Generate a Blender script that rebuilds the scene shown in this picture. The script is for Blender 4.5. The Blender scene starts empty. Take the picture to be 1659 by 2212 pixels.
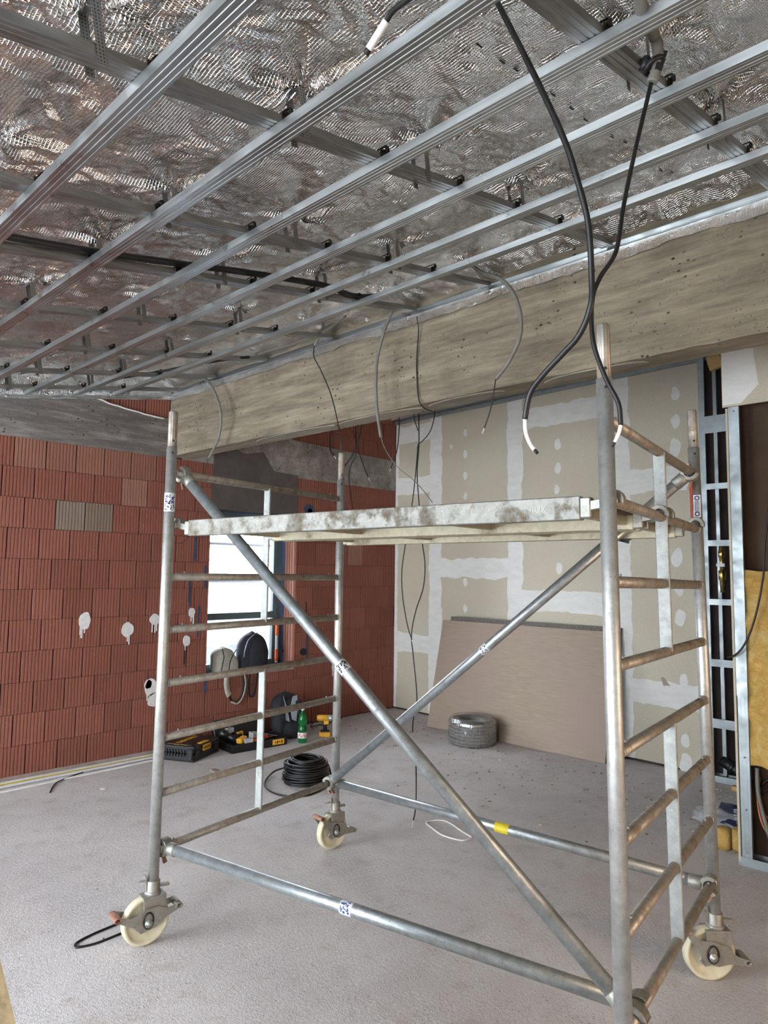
import bpy, bmesh, math, random
from mathutils import Vector, Matrix, noise
random.seed(7)
S = bpy.context.scene
COL = S.collection

# ------------------------------------------------------------------ camera
F_PX = 1511.1
CAM = Vector((3.0600, -1.6713, 1.6830))
RR = Vector((0.718864, 0.695039, 0.012254))
RD = Vector((0.051161, -0.070502, 0.996199))   # replaced below from the view direction
yaw, pitch, roll = math.radians(-44.119), math.radians(4.939), math.radians(0.705)
fw = Vector((math.cos(pitch)*math.sin(yaw), math.cos(pitch)*math.cos(yaw), math.sin(pitch)))
r0 = Vector((math.cos(yaw), -math.sin(yaw), 0)); u0 = r0.cross(fw)
RR = math.cos(roll)*r0 + math.sin(roll)*u0
RU = -math.sin(roll)*r0 + math.cos(roll)*u0
cd = bpy.data.cameras.new('camera'); cam = bpy.data.objects.new('camera', cd); COL.objects.link(cam)
cd.sensor_fit = 'HORIZONTAL'; cd.sensor_width = 36; cd.lens = F_PX*36/1659; cd.clip_start = .02
cam.matrix_world = Matrix(((RR.x, RU.x, -fw.x, CAM.x), (RR.y, RU.y, -fw.y, CAM.y), (RR.z, RU.z, -fw.z, CAM.z), (0, 0, 0, 1)))
S.camera = cam
# ------------------------------------------------------------------ sky and exposure
W = bpy.data.worlds.new('sky'); S.world = W; W.use_nodes = True
bg = W.node_tree.nodes['Background']; bg.inputs[0].default_value = (.83, .915, 1, 1); bg.inputs[1].default_value = 17.5
S.view_settings.view_transform = 'Standard'; S.view_settings.look = 'None'
S.view_settings.gamma = 1; S.view_settings.use_curve_mapping = False; S.view_settings.exposure = 0.34

def portal(name, loc, rot, sx, sy):
    l = bpy.data.lights.new(name, 'AREA'); l.shape = 'RECTANGLE'; l.size = sx; l.size_y = sy
    l.cycles.is_portal = True
    o = bpy.data.objects.new(name, l); o.location = loc; o.rotation_euler = rot; COL.objects.link(o)
portal('daylight_front_left', (-1.3, -4.18, 1.25), (math.pi/2, 0, math.pi), 2.8, 2.3)
portal('daylight_front_right', (2.2, -4.18, 1.25), (math.pi/2, 0, math.pi), 1.4, 2.3)
portal('daylight_window', (-3.5, 2.69, 1.48), (math.pi/2, 0, -math.pi/2), 1.1, 1.7)

ll = bpy.data.lights.new('lobby_lamp', 'AREA'); ll.shape = 'RECTANGLE'; ll.size = 1.2; ll.size_y = 1.2; ll.energy = 75; ll.color = (1, .76, .55)
lo_ = bpy.data.objects.new('lobby_lamp', ll); lo_.location = (6.4, .75, 1.5); lo_.rotation_euler = (0, math.pi/2, 0); COL.objects.link(lo_)
# ------------------------------------------------------------------ helpers
def V(*a): return Vector(a)
def ray(x, y): return RR*((x-829.5)/F_PX) - RU*((y-1106)/F_PX) + fw
def AX(x, y, v): d = ray(x, y); return CAM + d*((v-CAM.x)/d.x)      # point seen at a pixel, on a plane of known x / y / z
def AY(x, y, v): d = ray(x, y); return CAM + d*((v-CAM.y)/d.y)
def AZ(x, y, v=0): d = ray(x, y); return CAM + d*((v-CAM.z)/d.z)

class MB:
    def __init__(s): s.v = []; s.f = []; s.sm = []
    def add(s, vs, fs, sm=False):
        n = len(s.v); s.v += [Vector(p) for p in vs]
        s.f += [tuple(i+n for i in f) for f in fs]; s.sm += [sm]*len(fs); return s
    def box(s, c, d, rot=None):
        c = Vector(c); h = Vector(d)/2; vs = []
        for x in (-1, 1):
            for y in (-1, 1):
                for z in (-1, 1):
                    p = Vector((x*h.x, y*h.y, z*h.z))
                    if rot is not None: p = rot @ p
                    vs.append(c+p)
        return s.add(vs, [(0, 1, 3, 2), (4, 6, 7, 5), (0, 4, 5, 1), (2, 3, 7, 6), (0, 2, 6, 4), (1, 5, 7, 3)])
    def bar(s, a, b, w, h, up=(0, 0, 1)):
        a = Vector(a); b = Vector(b); t = (b-a); L = t.length; t.normalize()
        x = Vector(up).cross(t)
        if x.length < 1e-5: x = Vector((1, 0, 0)).cross(t)
        x.normalize(); z = t.cross(x)
        return s.box((a+b)/2, (w, L, h), Matrix((x, t, z)).transposed())
    def tube(s, P, r, seg=12, closed=False, cap=True, flute=0, fn=0):
        P = [Vector(p) for p in P]; n = len(P)
        rs = r if isinstance(r, (list, tuple)) else [r]*n
        T = []
        for i in range(n):
            a = P[(i-1) % n] if (closed or i > 0) else P[i]; b = P[(i+1) % n] if (closed or i < n-1) else P[i]
            d = b-a
            T.append(d.normalized() if d.length > 1e-9 else (T[-1] if T else V(0, 0, 1)))
        N = T[0].orthogonal().normalized(); vs = []
        for i in range(n):
            N = (N - T[i]*N.dot(T[i]))
            N = N.normalized() if N.length > 1e-6 else T[i].orthogonal().normalized()
            B = T[i].cross(N)
            for k in range(seg):
                a = 2*math.pi*k/seg; rr = rs[i]
                if flute: rr -= flute*(0.5+0.5*math.cos(a*fn))
                vs.append(P[i]+(N*math.cos(a)+B*math.sin(a))*rr)
        fs = []
        m = n if closed else n-1
        for i in range(m):
            j = (i+1) % n
            for k in range(seg):
                l = (k+1) % seg; fs.append((i*seg+k, i*seg+l, j*seg+l, j*seg+k))
        s.add(vs, fs, True)
        if cap and not closed:
            n0 = len(s.v)-n*seg
            s.f.append(tuple(n0+k for k in range(seg))[::-1]); s.sm.append(False)
            s.f.append(tuple(n0+(n-1)*seg+k for k in range(seg))); s.sm.append(False)
        return s
    def lathe(s, prof, seg=24, M=None, close=False):
        M = M or Matrix(); vs = []
        for r, z in prof:
            for k in range(seg):
                a = 2*math.pi*k/seg; vs.append(M @ Vector((r*math.cos(a), r*math.sin(a), z)))
        fs = []; n = len(prof); m = n if close else n-1
        for i in range(m):
            j = (i+1) % n
            for k in range(seg):
                l = (k+1) % seg; fs.append((i*seg+k, i*seg+l, j*seg+l, j*seg+k))
        s.add(vs, fs, True)
        return s
    def prism(s, poly, M, d):      # polygon in local xy, extruded along local z by d
        n = len(poly); vs = [M @ Vector((x, y, 0)) for x, y in poly]+[M @ Vector((x, y, d)) for x, y in poly]
        fs = [tuple(range(n))[::-1], tuple(range(n, 2*n))]+[(i, (i+1) % n, n+(i+1) % n, n+i) for i in range(n)]
        return s.add(vs, fs)
    def grid(s, fn, nu, nv, sm=True):
        vs = [fn(i/nu, j/nv) for j in range(nv+1) for i in range(nu+1)]
        w = nu+1
        return s.add(vs, [(j*w+i, j*w+i+1, (j+1)*w+i+1, (j+1)*w+i) for j in range(nv) for i in range(nu)], sm)
    def ell(s, c, r, rot=None, nu=16, nv=10, fn=None):
        def g(u, v):
            a = 2*math.pi*u; b = math.pi*v
            p = Vector((math.cos(a)*math.sin(b), math.sin(a)*math.sin(b), math.cos(b)))
            if fn: p = fn(p)
            p = Vector((p.x*r[0], p.y*r[1], p.z*r[2]))
            if rot is not None: p = rot @ p
            return Vector(c)+p
        return s.grid(g, nu, nv)
    def mesh(s, name, origin=(0, 0, 0), recalc=True, weld=False):
        o = Vector(origin); me = bpy.data.meshes.new(name)
        me.from_pydata([tuple(p-o) for p in s.v], [], s.f)
        me.polygons.foreach_set('use_smooth', s.sm)
        if recalc:
            bm = bmesh.new(); bm.from_mesh(me)
            if weld: bmesh.ops.remove_doubles(bm, verts=bm.verts, dist=1e-5)
            bmesh.ops.recalc_face_normals(bm, faces=bm.faces); bm.to_mesh(me); bm.free()
        return me
ORG = {}
def link(name, me, mat, parent=None, loc=(0, 0, 0)):
    o = bpy.data.objects.new(name, me); COL.objects.link(o); o.location = loc
    if mat and me is not None and not me.materials: me.materials.append(mat)
    if parent: o.parent = parent
    return o
def obj(name, mb, mat, parent=None, loc=None, bevel=0, seg=1, **k):   # mb in world coordinates
    if parent: og = ORG[parent.name]
    else: og = Vector(loc) if loc is not None else Vector((0, 0, 0))
    o = link(name, mb.mesh(name, og, **k), mat, parent, (0, 0, 0) if parent else og)
    ORG[o.name] = og
    if bevel:
        m = o.modifiers.new('bevel', 'BEVEL'); m.width = bevel; m.segments = seg; m.limit_method = 'ANGLE'
    return o
def tag(o, label, cat, group=None):
    o['label'] = label; o['category'] = cat
    if group: o['group'] = group
    return o
def lab(o, l): o['label'] = l; return o
def thing(name, label, cat, loc=(0, 0, 0), group=None, rot=None):
    o = bpy.data.objects.new(name, None); COL.objects.link(o); o.location = loc; o.empty_display_size = .05
    if rot: o.rotation_euler = rot
    ORG[o.name] = Vector(loc); return tag(o, label, cat, group)
def struct(o): o['kind'] = 'structure'; return o
def spline(P, n=8, closed=False):
    P = [Vector(p) for p in P]; out = []; m = len(P)
    rng = range(m) if closed else range(m-1)
    for i in rng:
        if closed: a, b, c, d = P[(i-1) % m], P[i], P[(i+1) % m], P[(i+2) % m]
        else: a, b, c, d = P[max(i-1, 0)], P[i], P[i+1], P[min(i+2, m-1)]
        for k in range(n):
            t = k/n
            out.append(.5*((2*b)+(c-a)*t+(2*a-5*b+4*c-d)*t*t+(3*b-a-3*c+d)*t**3))
    if not closed: out.append(P[-1])
    return out
def frame(o, x, y, z): # matrix with given axes
    return Matrix(((x[0], y[0], z[0], o[0]), (x[1], y[1], z[1], o[1]), (x[2], y[2], z[2], o[2]), (0, 0, 0, 1)))
def text(s, size, M, mat, parent, name='lettering', ext=.0006):
    cu = bpy.data.curves.new('t', 'FONT'); cu.body = s; cu.size = size; cu.extrude = ext; cu.align_x = 'CENTER'; cu.align_y = 'CENTER'
    t = bpy.data.objects.new('t', cu); COL.objects.link(t)
    bpy.context.view_layer.update()
    me = bpy.data.meshes.new_from_object(t.evaluated_get(bpy.context.evaluated_depsgraph_get()))
    me.transform(M)
    if parent: me.transform(Matrix.Translation(-ORG[parent.name]))
    me.materials.clear()
    bpy.data.objects.remove(t); bpy.data.curves.remove(cu)
    return link(name, me, mat, parent)

# ------------------------------------------------------------------ materials
def srgb(r, g, b):
    f = lambda c: ((c/255+.055)/1.055)**2.4 if c > 10 else c/255/12.92
    return (f(r), f(g), f(b), 1)
class NT:
    def __init__(s, name):
        s.m = bpy.data.materials.new(name); s.m.use_nodes = True; s.t = s.m.node_tree; s.n = s.t.nodes
        s.b = s.n['Principled BSDF']; s.pos = s.n.new('ShaderNodeNewGeometry').outputs['Position']
    def L(s, a, b): s.t.links.new(a, b)
    def mapped(s, scale=(1, 1, 1), rot=(0, 0, 0), src=None):
        m = s.n.new('ShaderNodeMapping'); m.inputs['Scale'].default_value = scale; m.inputs['Rotation'].default_value = rot
        s.L(src or s.pos, m.inputs[0]); return m.outputs[0]
    def noise(s, scale, detail=4, rough=.6, vec=None, dist=0):
        n = s.n.new('ShaderNodeTexNoise'); n.inputs['Scale'].default_value = scale; n.inputs['Detail'].default_value = detail
        n.inputs['Roughness'].default_value = rough; n.inputs['Distortion'].default_value = dist
        s.L(vec or s.pos, n.inputs['Vector']); return n.outputs['Fac']
    def voro(s, scale, vec=None, out='Distance', rnd=1):
        n = s.n.new('ShaderNodeTexVoronoi'); n.inputs['Scale'].default_value = scale; n.inputs['Randomness'].default_value = rnd
        s.L(vec or s.pos, n.inputs['Vector']); return n.outputs[out]
    def wave(s, scale, axis, dist=0, vec=None, prof='SIN', dscale=1):
        n = s.n.new('ShaderNodeTexWave'); n.bands_direction = axis; n.inputs['Scale'].default_value = scale; n.inputs['Distortion'].default_value = dist
        n.wave_profile = prof; n.inputs['Detail Scale'].default_value = dscale
        s.L(vec or s.pos, n.inputs['Vector']); return n.outputs['Fac']
    def ramp(s, fac, stops, interp='LINEAR'):
        r = s.n.new('ShaderNodeValToRGB'); r.color_ramp.interpolation = interp
        e = r.color_ramp.elements
        while len(e) < len(stops): e.new(.5)
        for k, (p, c) in enumerate(stops):
            e[k].position = p; e[k].color = c if len(c) == 4 else (*c, 1)
        s.L(fac, r.inputs[0]); return r.outputs[0]
    def bw(s, fac, a, b): return s.ramp(fac, [(a, (0, 0, 0, 1)), (b, (1, 1, 1, 1))])
    def mix(s, fac, a, b, mode='MIX'):
        n = s.n.new('ShaderNodeMix'); n.data_type = 'RGBA'; n.blend_type = mode
        for i, x in ((0, fac), (6, a), (7, b)):
            if hasattr(x, 'is_linked') or hasattr(x, 'links'): s.L(x, n.inputs[i])
            else: n.inputs[i].default_value = x
        return n.outputs[2]
    def math(s, op, a, b=None):
        n = s.n.new('ShaderNodeMath'); n.operation = op
        for i, x in ((0, a), (1, b)):
            if x is None: continue
            if hasattr(x, 'links'): s.L(x, n.inputs[i])
            else: n.inputs[i].default_value = x
        return n.outputs[0]
    def bump(s, h, strength=.3, dist=.01, prev=None):
        n = s.n.new('ShaderNodeBump'); n.inputs['Strength'].default_value = strength; n.inputs['Distance'].default_value = dist
        s.L(h, n.inputs['Height'])
        if prev: s.L(prev, n.inputs['Normal'])
        return n.outputs[0]
    def out(s, col=None, rough=.6, metal=0, normal=None):
        b = s.b
        for key, x in (('Base Color', col), ('Roughness', rough), ('Metallic', metal)):
            if x is None: continue
            if hasattr(x, 'links'): s.L(x, b.inputs[key])
            else: b.inputs[key].default_value = x
        if normal: s.L(normal, b.inputs['Normal'])
        return s.m
def plain(name, c, rough=.6, metal=0, var=.12, vs=18, bs=0, bscale=60):
    t = NT(name); n = t.noise(vs)
    d = tuple(x*(1-var*2) for x in c[:3])+(1,); e = tuple(min(1, x*(1+var)) for x in c[:3])+(1,)
    col = t.ramp(n, [(.3, d), (.7, e)])
    nm = t.bump(t.noise(bscale), bs, .004) if bs else None
    return t.out(col, rough, metal, nm)

def m_floor():
    t = NT('screed')
    big = t.noise(.7, 4, .6); fine = t.noise(55, 4, .7); mid = t.noise(6, 5, .65)
    col = t.ramp(big, [(.3, srgb(180, 173, 171)), (.5, srgb(196, 190, 188)), (.7, srgb(207, 202, 201))])
    col = t.mix(t.bw(mid, .52, .8), col, srgb(172, 161, 153))
    spk = t.bw(t.voro(62), .12, .2)
    msk = t.bw(t.noise(7, 3), .46, .58)
    col = t.mix(t.math('MULTIPLY', t.math('SUBTRACT', 1, spk), msk), col, srgb(118, 107, 99))
    col = t.mix(t.bw(t.noise(120, 2), .6, .74), col, srgb(232, 227, 223))
    br = t.wave(9, 'X', 6, t.mapped((1.0, .35, 1), (0, 0, .5)))
    h = t.math('ADD', t.math('MULTIPLY', fine, .5), t.math('MULTIPLY', br, .13))
    nm = t.bump(h, .6, .016); nm = t.bump(t.noise(160, 3), .4, .006, nm)
    return t.out(col, .92, 0, nm)
def m_concrete(name, a, b, c, pits=True, streak='X'):
    t = NT(name)
    sc = {'X': (.5, 3, 5), 'Y': (3, .5, 5), 'Z': (6, 6, .8), 'N': (2, 2, 2)}[streak]
    n = t.noise(2.2, 6, .7, t.mapped(sc)); n2 = t.noise(1.3, 5, .7)
    n3 = t.noise(9, 5, .75, t.mapped(tuple(x*.8 for x in sc)))
    n = t.math('ADD', t.math('MULTIPLY', n, .6), t.math('MULTIPLY', n3, .4))
    col = t.ramp(n, [(.3, a), (.5, b), (.68, c)])
    col = t.mix(t.bw(n2, .48, .68), col, t.mix(.5, col, a))
    col = t.mix(t.bw(t.noise(38, 4), .6, .8), col, t.mix(.45, col, c))
    nm = t.bump(n, .4, .01); nm = t.bump(t.noise(70, 5), .35, .005, nm)
    if pits:
        v = t.voro(20, t.mapped((1, 1, 1.5))); pm = t.bw(v, .13, .21); gate = t.bw(t.noise(4, 3), .5, .6)
        p = t.math('MULTIPLY', t.math('SUBTRACT', 1, pm), gate)
        v2 = t.math('SUBTRACT', 1, t.bw(t.voro(55), .10, .16)); p = t.math('MAXIMUM', p, t.math('MULTIPLY', v2, t.bw(t.noise(7), .5, .6)))
        col = t.mix(p, col, tuple(x*.35 for x in a[:3])+(1,)); nm = t.bump(t.math('SUBTRACT', 1, p), .6, .01, nm)
    return t.out(col, .9, 0, nm)
def m_brick(name, base, dark, light):
    t = NT(name)
    oi = t.n.new('ShaderNodeObjectInfo')
    col = t.ramp(oi.outputs['Random'], [(0, dark), (.35, base), (.7, base), (1, light)])
    col = t.mix(t.bw(t.noise(5, 4), .4, .75), col, t.mix(.35, col, dark))
    col = t.mix(t.bw(t.noise(26, 5, .7), .62, .78), col, t.mix(.3, col, srgb(200, 165, 150)))
    sp = t.math('MULTIPLY', t.math('SUBTRACT', 1, t.bw(t.voro(34), .05, .09)), t.bw(t.noise(3), .52, .6))
    col = t.mix(sp, col, srgb(215, 205, 198))
    nm = t.bump(t.noise(90, 4), .35, .004)
    return t.out(col, .88, 0, nm)
def m_zinc(name, c1, c2, rough=.34, spang=30, metal=1.0, stretch=(1, 1, 1)):
    t = NT(name); n = t.noise(spang, 4, .65, t.mapped(stretch))
    col = t.ramp(n, [(.3, c1), (.7, c2)])
    r = t.ramp(t.noise(12, 3), [(.3, (rough*.8,)*3), (.7, (rough*1.35,)*3)])
    return t.out(col, r, metal, t.bump(n, .08, .003))
def m_scaff(name, c1, c2, dirt, amount, rough=.42, splat=srgb(190, 186, 176)):
    t = NT(name); n = t.noise(28, 5, .7)
    col = t.ramp(n, [(.3, c1), (.7, c2)])
    d = t.bw(t.noise(9, 5, .75), .62-amount, .78-amount)
    s = t.math('MULTIPLY', t.math('SUBTRACT', 1, t.bw(t.voro(60), .09, .15)), t.bw(t.noise(6), .46, .56))
    k = t.math('MULTIPLY', t.math('SUBTRACT', 1, t.bw(t.voro(75), .08, .13)), t.bw(t.noise(8), .5, .58))
    col = t.mix(d, col, dirt); col = t.mix(s, col, splat); col = t.mix(k, col, tuple(x*.35 for x in dirt[:3])+(1,))
    met = t.math('SUBTRACT', .78, t.math('MULTIPLY', t.math('MAXIMUM', d, s), .85))
    ro = t.math('ADD', rough, t.math('MULTIPLY', d, .35))
    return t.out(col, ro, met, t.bump(t.math('ADD', n, s), .22, .004))
def m_foil():
    t = NT('foil')
    ga = t.math('SINE', t.math('MULTIPLY', t.sep(0), 2*math.pi/.0125)); gb = t.math('SINE', t.math('MULTIPLY', t.sep(1), 2*math.pi/.022))
    g = t.math('MAXIMUM', t.math('POWER', t.math('ABSOLUTE', ga), 6), t.math('POWER', t.math('ABSOLUTE', gb), 10))
    nm = t.bump(t.noise(13, 2, .5, None, .8), .5, .012)
    nm = t.bump(t.noise(48, 2, .5, t.mapped((1, .3, 1), (0, 0, .6)), .6), .5, .005, nm)
    nm = t.bump(g, .8, .0035, nm)
    col = t.ramp(t.noise(3, 4), [(.3, (.68, .68, .67, 1)), (.7, (.9, .9, .88, 1))])
    col = t.mix(t.math('MULTIPLY', g, .35), col, (.9, .9, .88, 1))
    return t.out(col, .07, 1, nm)
def _sep(s, i):
    if not hasattr(s, '_s'):
        s._s = s.n.new('ShaderNodeSeparateXYZ'); s.L(s.pos, s._s.inputs[0])
    return s._s.outputs[i]
NT.sep = _sep
def m_board():
    t = NT('fibre_board')
    n = t.noise(7, 5, .7, t.mapped((1, 4, 9), (0, .06, 0)))
    col = t.ramp(n, [(.3, srgb(146, 128, 112)), (.6, srgb(160, 142, 124)), (.8, srgb(176, 158, 140))])
    col = t.mix(t.bw(t.noise(1.1, 3), .4, .7), col, srgb(158, 138, 126))
    return t.out(col, .75, 0, t.bump(n, .06, .003))
def m_drywall():
    t = NT('plasterboard')
    col = t.ramp(t.noise(1.0, 4), [(.3, srgb(186, 176, 156)), (.7, srgb(198, 190, 172))])
    col = t.mix(t.bw(t.noise(150, 2), .4, .75), col, srgb(178, 167, 146))
    return t.out(col, .85, 0, t.bump(t.noise(200), .05, .002))
def m_filler():
    t = NT('joint_filler')
    n = t.noise(6, 5, .7, t.mapped((1, 1, 3)))
    col = t.ramp(n, [(.3, srgb(206, 203, 196)), (.7, srgb(221, 219, 214))])
    return t.out(col, .8, 0, t.bump(t.noise(14, 5, .7), .25, .004))
def m_wool():
    t = NT('glass_wool'); n = t.noise(7, 6, .7, None, 1.5)
    col = t.ramp(n, [(.25, srgb(196, 146, 66)), (.5, srgb(218, 178, 98)), (.75, srgb(232, 208, 146))])
    return t.out(col, .95, 0, t.bump(t.noise(30, 6, .75, None, 2), .8, .02))
def m_perf():
    t = NT('perforated_zinc')
    oc = t.n.new('ShaderNodeTexCoord').outputs['Object']; sp = t.n.new('ShaderNodeSeparateXYZ'); t.L(oc, sp.inputs[0])
    def w(o, p): return t.math('POWER', t.math('ABSOLUTE', t.math('SINE', t.math('MULTIPLY', o, math.pi/p))), 2)
    h = t.math('MULTIPLY', w(sp.outputs[1], .0085), w(sp.outputs[2], .0085))
    m = t.bw(h, .45, .6)
    col = t.mix(m, srgb(150, 152, 152), srgb(30, 30, 30))
    return t.out(col, .4, t.math('SUBTRACT', .95, m))
def m_glass():
    t = NT('pane'); t.n.remove(t.b)
    o = t.n['Material Output']; a = t.n.new('ShaderNodeBsdfTransparent'); g = t.n.new('ShaderNodeBsdfGlossy'); g.inputs['Roughness'].default_value = .02
    f = t.n.new('ShaderNodeFresnel'); f.inputs[0].default_value = 1.35; mx = t.n.new('ShaderNodeMixShader')
    t.L(f.outputs[0], mx.inputs[0]); t.L(a.outputs[0], mx.inputs[1]); t.L(g.outputs[0], mx.inputs[2]); t.L(mx.outputs[0], o.inputs[0])
    return t.m
def m_clear(name, col, rough=.05, trans=.9):
    t = NT(name); b = t.b; b.inputs['Base Color'].default_value = col; b.inputs['Roughness'].default_value = rough
    b.inputs['Transmission Weight'].default_value = trans; b.inputs['IOR'].default_value = 1.4
    return t.m
M = dict(
 floor=m_floor(),
 beam=m_concrete('beam_concrete', srgb(78, 69, 56), srgb(122, 111, 93), srgb(156, 145, 125)),
 beam_patch=m_concrete('beam_patch', srgb(96, 88, 76), srgb(126, 118, 104), srgb(150, 142, 128), False),
 ring=m_concrete('ring_concrete', srgb(72, 67, 64), srgb(108, 102, 98), srgb(158, 152, 147), True, 'Y'),
 lintel=m_concrete('lintel_render', srgb(74, 66, 64), srgb(86, 78, 75), srgb(100, 92, 88), False, 'N'),
 ringpale=m_concrete('pale_concrete', srgb(92, 84, 80), srgb(132, 124, 118), srgb(172, 166, 160), True, 'N'),
 brick=m_brick('red_brick', srgb(134, 80, 65), srgb(124, 73, 59), srgb(141, 86, 71)),
 brickgrey=m_brick('stained_brick', srgb(124, 106, 92), srgb(112, 92, 79), srgb(134, 117, 103)),
 brickpale=m_brick('dusty_brick', srgb(142, 96, 80), srgb(134, 88, 73), srgb(150, 108, 92)),
 mortar=plain('joint', srgb(54, 32, 27), .95),
 kerb=m_concrete('mortar_bed', srgb(128, 112, 104), srgb(150, 136, 128), srgb(170, 158, 150), False, 'N'),
 foil=m_foil(), zinc=m_zinc('zinc', srgb(158, 162, 162), srgb(196, 200, 200), .33, 40, 1.0, (.03, 1, 1)),
 zincdark=m_zinc('zinc_carrier', srgb(128, 130, 130), srgb(166, 168, 168), .4, 40, 1.0, (1, .03, 1)),
 zincblue=m_zinc('zinc_stud', srgb(146, 153, 154), srgb(162, 169, 170), .48, 9, .85),
 perf=m_perf(), clip=m_zinc('clip_steel', srgb(46, 44, 42), srgb(80, 78, 74), .45),
 tube=m_scaff('scaffold_tube', srgb(166, 166, 162), srgb(200, 200, 196), srgb(120, 112, 102), .02, .46),
 galv=m_scaff('galvanised_tube', srgb(146, 152, 153), srgb(186, 193, 194), srgb(104, 100, 92), .0, .4),
 rung=m_scaff('ribbed_rung', srgb(150, 144, 134), srgb(182, 176, 166), srgb(132, 116, 100), .14, .5),
 plate=m_scaff('frame_plate', srgb(142, 144, 141), srgb(170, 172, 168), srgb(112, 102, 88), .02, .6),
 deckbeam=m_scaff('platform_beam', srgb(132, 131, 125), srgb(158, 157, 150), srgb(96, 84, 66), .15, .62, srgb(176, 174, 164)),
 deckbeam2=m_scaff('platform_beam_pale', srgb(168, 160, 138), srgb(190, 183, 160), srgb(130, 114, 86), .06, .6),
 ply=plain('deck_ply', srgb(110, 92, 72), .8, 0, .2, 9, .2),
 cast=m_scaff('cast_steel', srgb(140, 138, 130), srgb(168, 166, 158), srgb(112, 104, 94), .06, .55),
 rust=plain('rusty_steel', srgb(158, 118, 96), .7, .3, .25, 40, .2),
 nylon=plain('nylon_wheel', srgb(206, 198, 170), .45, 0, .1, 20),
 drywall=m_drywall(), filler=m_filler(), plaster=plain('white_plaster', srgb(214, 212, 208), .85, 0, .06, 30, .3, 60),
 board=m_board(), boardedge=plain('board_edge', srgb(110, 104, 98), .9, 0, .2, 60),
 dark=plain('dark_paper', srgb(80, 62, 48), .9, 0, .15, 3), darkcav=plain('cavity_board', srgb(62, 50, 46), .9, 0, .2, 5),
 wool=m_wool(), black=plain('black_plastic', srgb(26, 26, 28), .42, 0, .2, 30), rubber=plain('black_cable', srgb(14, 14, 14), .45, 0, .2, 40),
 conduit=plain('grey_conduit', srgb(112, 110, 104), .5, 0, .1, 30), white=plain('white_plastic', srgb(226, 225, 222), .5, 0, .05, 30),
 orange=plain('orange_plastic', srgb(226, 104, 44), .5, 0, .08, 30), yellow=plain('yellow_plastic', srgb(232, 172, 44), .45, 0, .1, 30),
 navy=plain('navy_fabric', srgb(33, 34, 44), .8, 0, .2, 60, .3, 200), blackcloth=plain('black_cloth', srgb(30, 31, 36), .85, 0, .2, 40, .4, 160),
 greycloth=plain('grey_cloth', srgb(176, 172, 160), .85, 0, .1, 40, .4, 160), meshcloth=plain('grey_mesh', srgb(130, 134, 138), .8, 0, .1, 120),
 frame=plain('window_frame', srgb(86, 104, 108), .35, 0, .1, 10), tape=plain('blue_tape', srgb(66, 74, 112), .6, 0, .15, 30),
 bluefoam=plain('blue_foam', srgb(52, 66, 98), .85, 0, .15, 40, .4), glass=m_glass(),
 green=m_clear('green_pet', (.02, .33, .09, 1), .06, .75), clear=m_clear('clear_plastic', (.9, .92, .94, 1), .2, .7),
 silver=plain('silver_label', srgb(170, 176, 180), .4, .6, .1, 30), sticker=plain('white_sticker', srgb(214, 216, 220), .5, 0, .08, 60),
 red=plain('red_sticker', srgb(196, 62, 40), .5), blueink=plain('blue_ink', srgb(40, 66, 120), .5), ink=plain('dark_ink', srgb(26, 24, 24), .6),
 yeltape=plain('yellow_tape', srgb(216, 196, 40), .55, 0, .12, 50), brass=m_zinc('brass', (.55, .38, .12, 1), (.75, .55, .2, 1), .28),
 copper=plain('orange_cable', srgb(206, 120, 60), .45, 0, .1, 30), timber=plain('timber', srgb(196, 160, 104), .75, 0, .15, 14, .15),
 paleroof=plain('outside_roof', srgb(70, 74, 78), .9, 0, .3, 2), outtube=plain('outside_tube', srgb(70, 74, 80), .6), outwhite=plain('outside_ground', srgb(170, 172, 172), .9, 0, .1, 1),
 navylabel=plain('navy_print', srgb(38, 44, 74), .4), beige=plain('beige_panel', srgb(140, 120, 88), .9, 0, .2, 40, .5, 50), debris=plain('debris', srgb(204, 192, 170), .9, 0, .3, 60),
 soil=plain('dark_debris', srgb(148, 134, 122), .9, 0, .3, 60))

# ================================================================== setting
XB = -3.04                                  # face of the brick wall
YN, XR = -4.2, 4.6                          # near wall and right wall, behind the camera
SL = .18; PA = math.atan(SL)                # pitch of the suspended ceiling
def zc(y): return 3.345+SL*(y-1.626)
CN = V(0, -math.sin(PA), math.cos(PA)); CT = V(0, math.cos(PA), math.sin(PA))
def AC(x, y, off=0):
    d = ray(x, y); t = (zc(CAM.y)+off-CAM.z)/(d.z-SL*d.y); return CAM+d*t

fl = struct(obj('floor', MB().grid(lambda u, v: V(-3.45+u*8.3, -4.4+v*10.4, 0), 1, 1, False), M['floor']))
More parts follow.
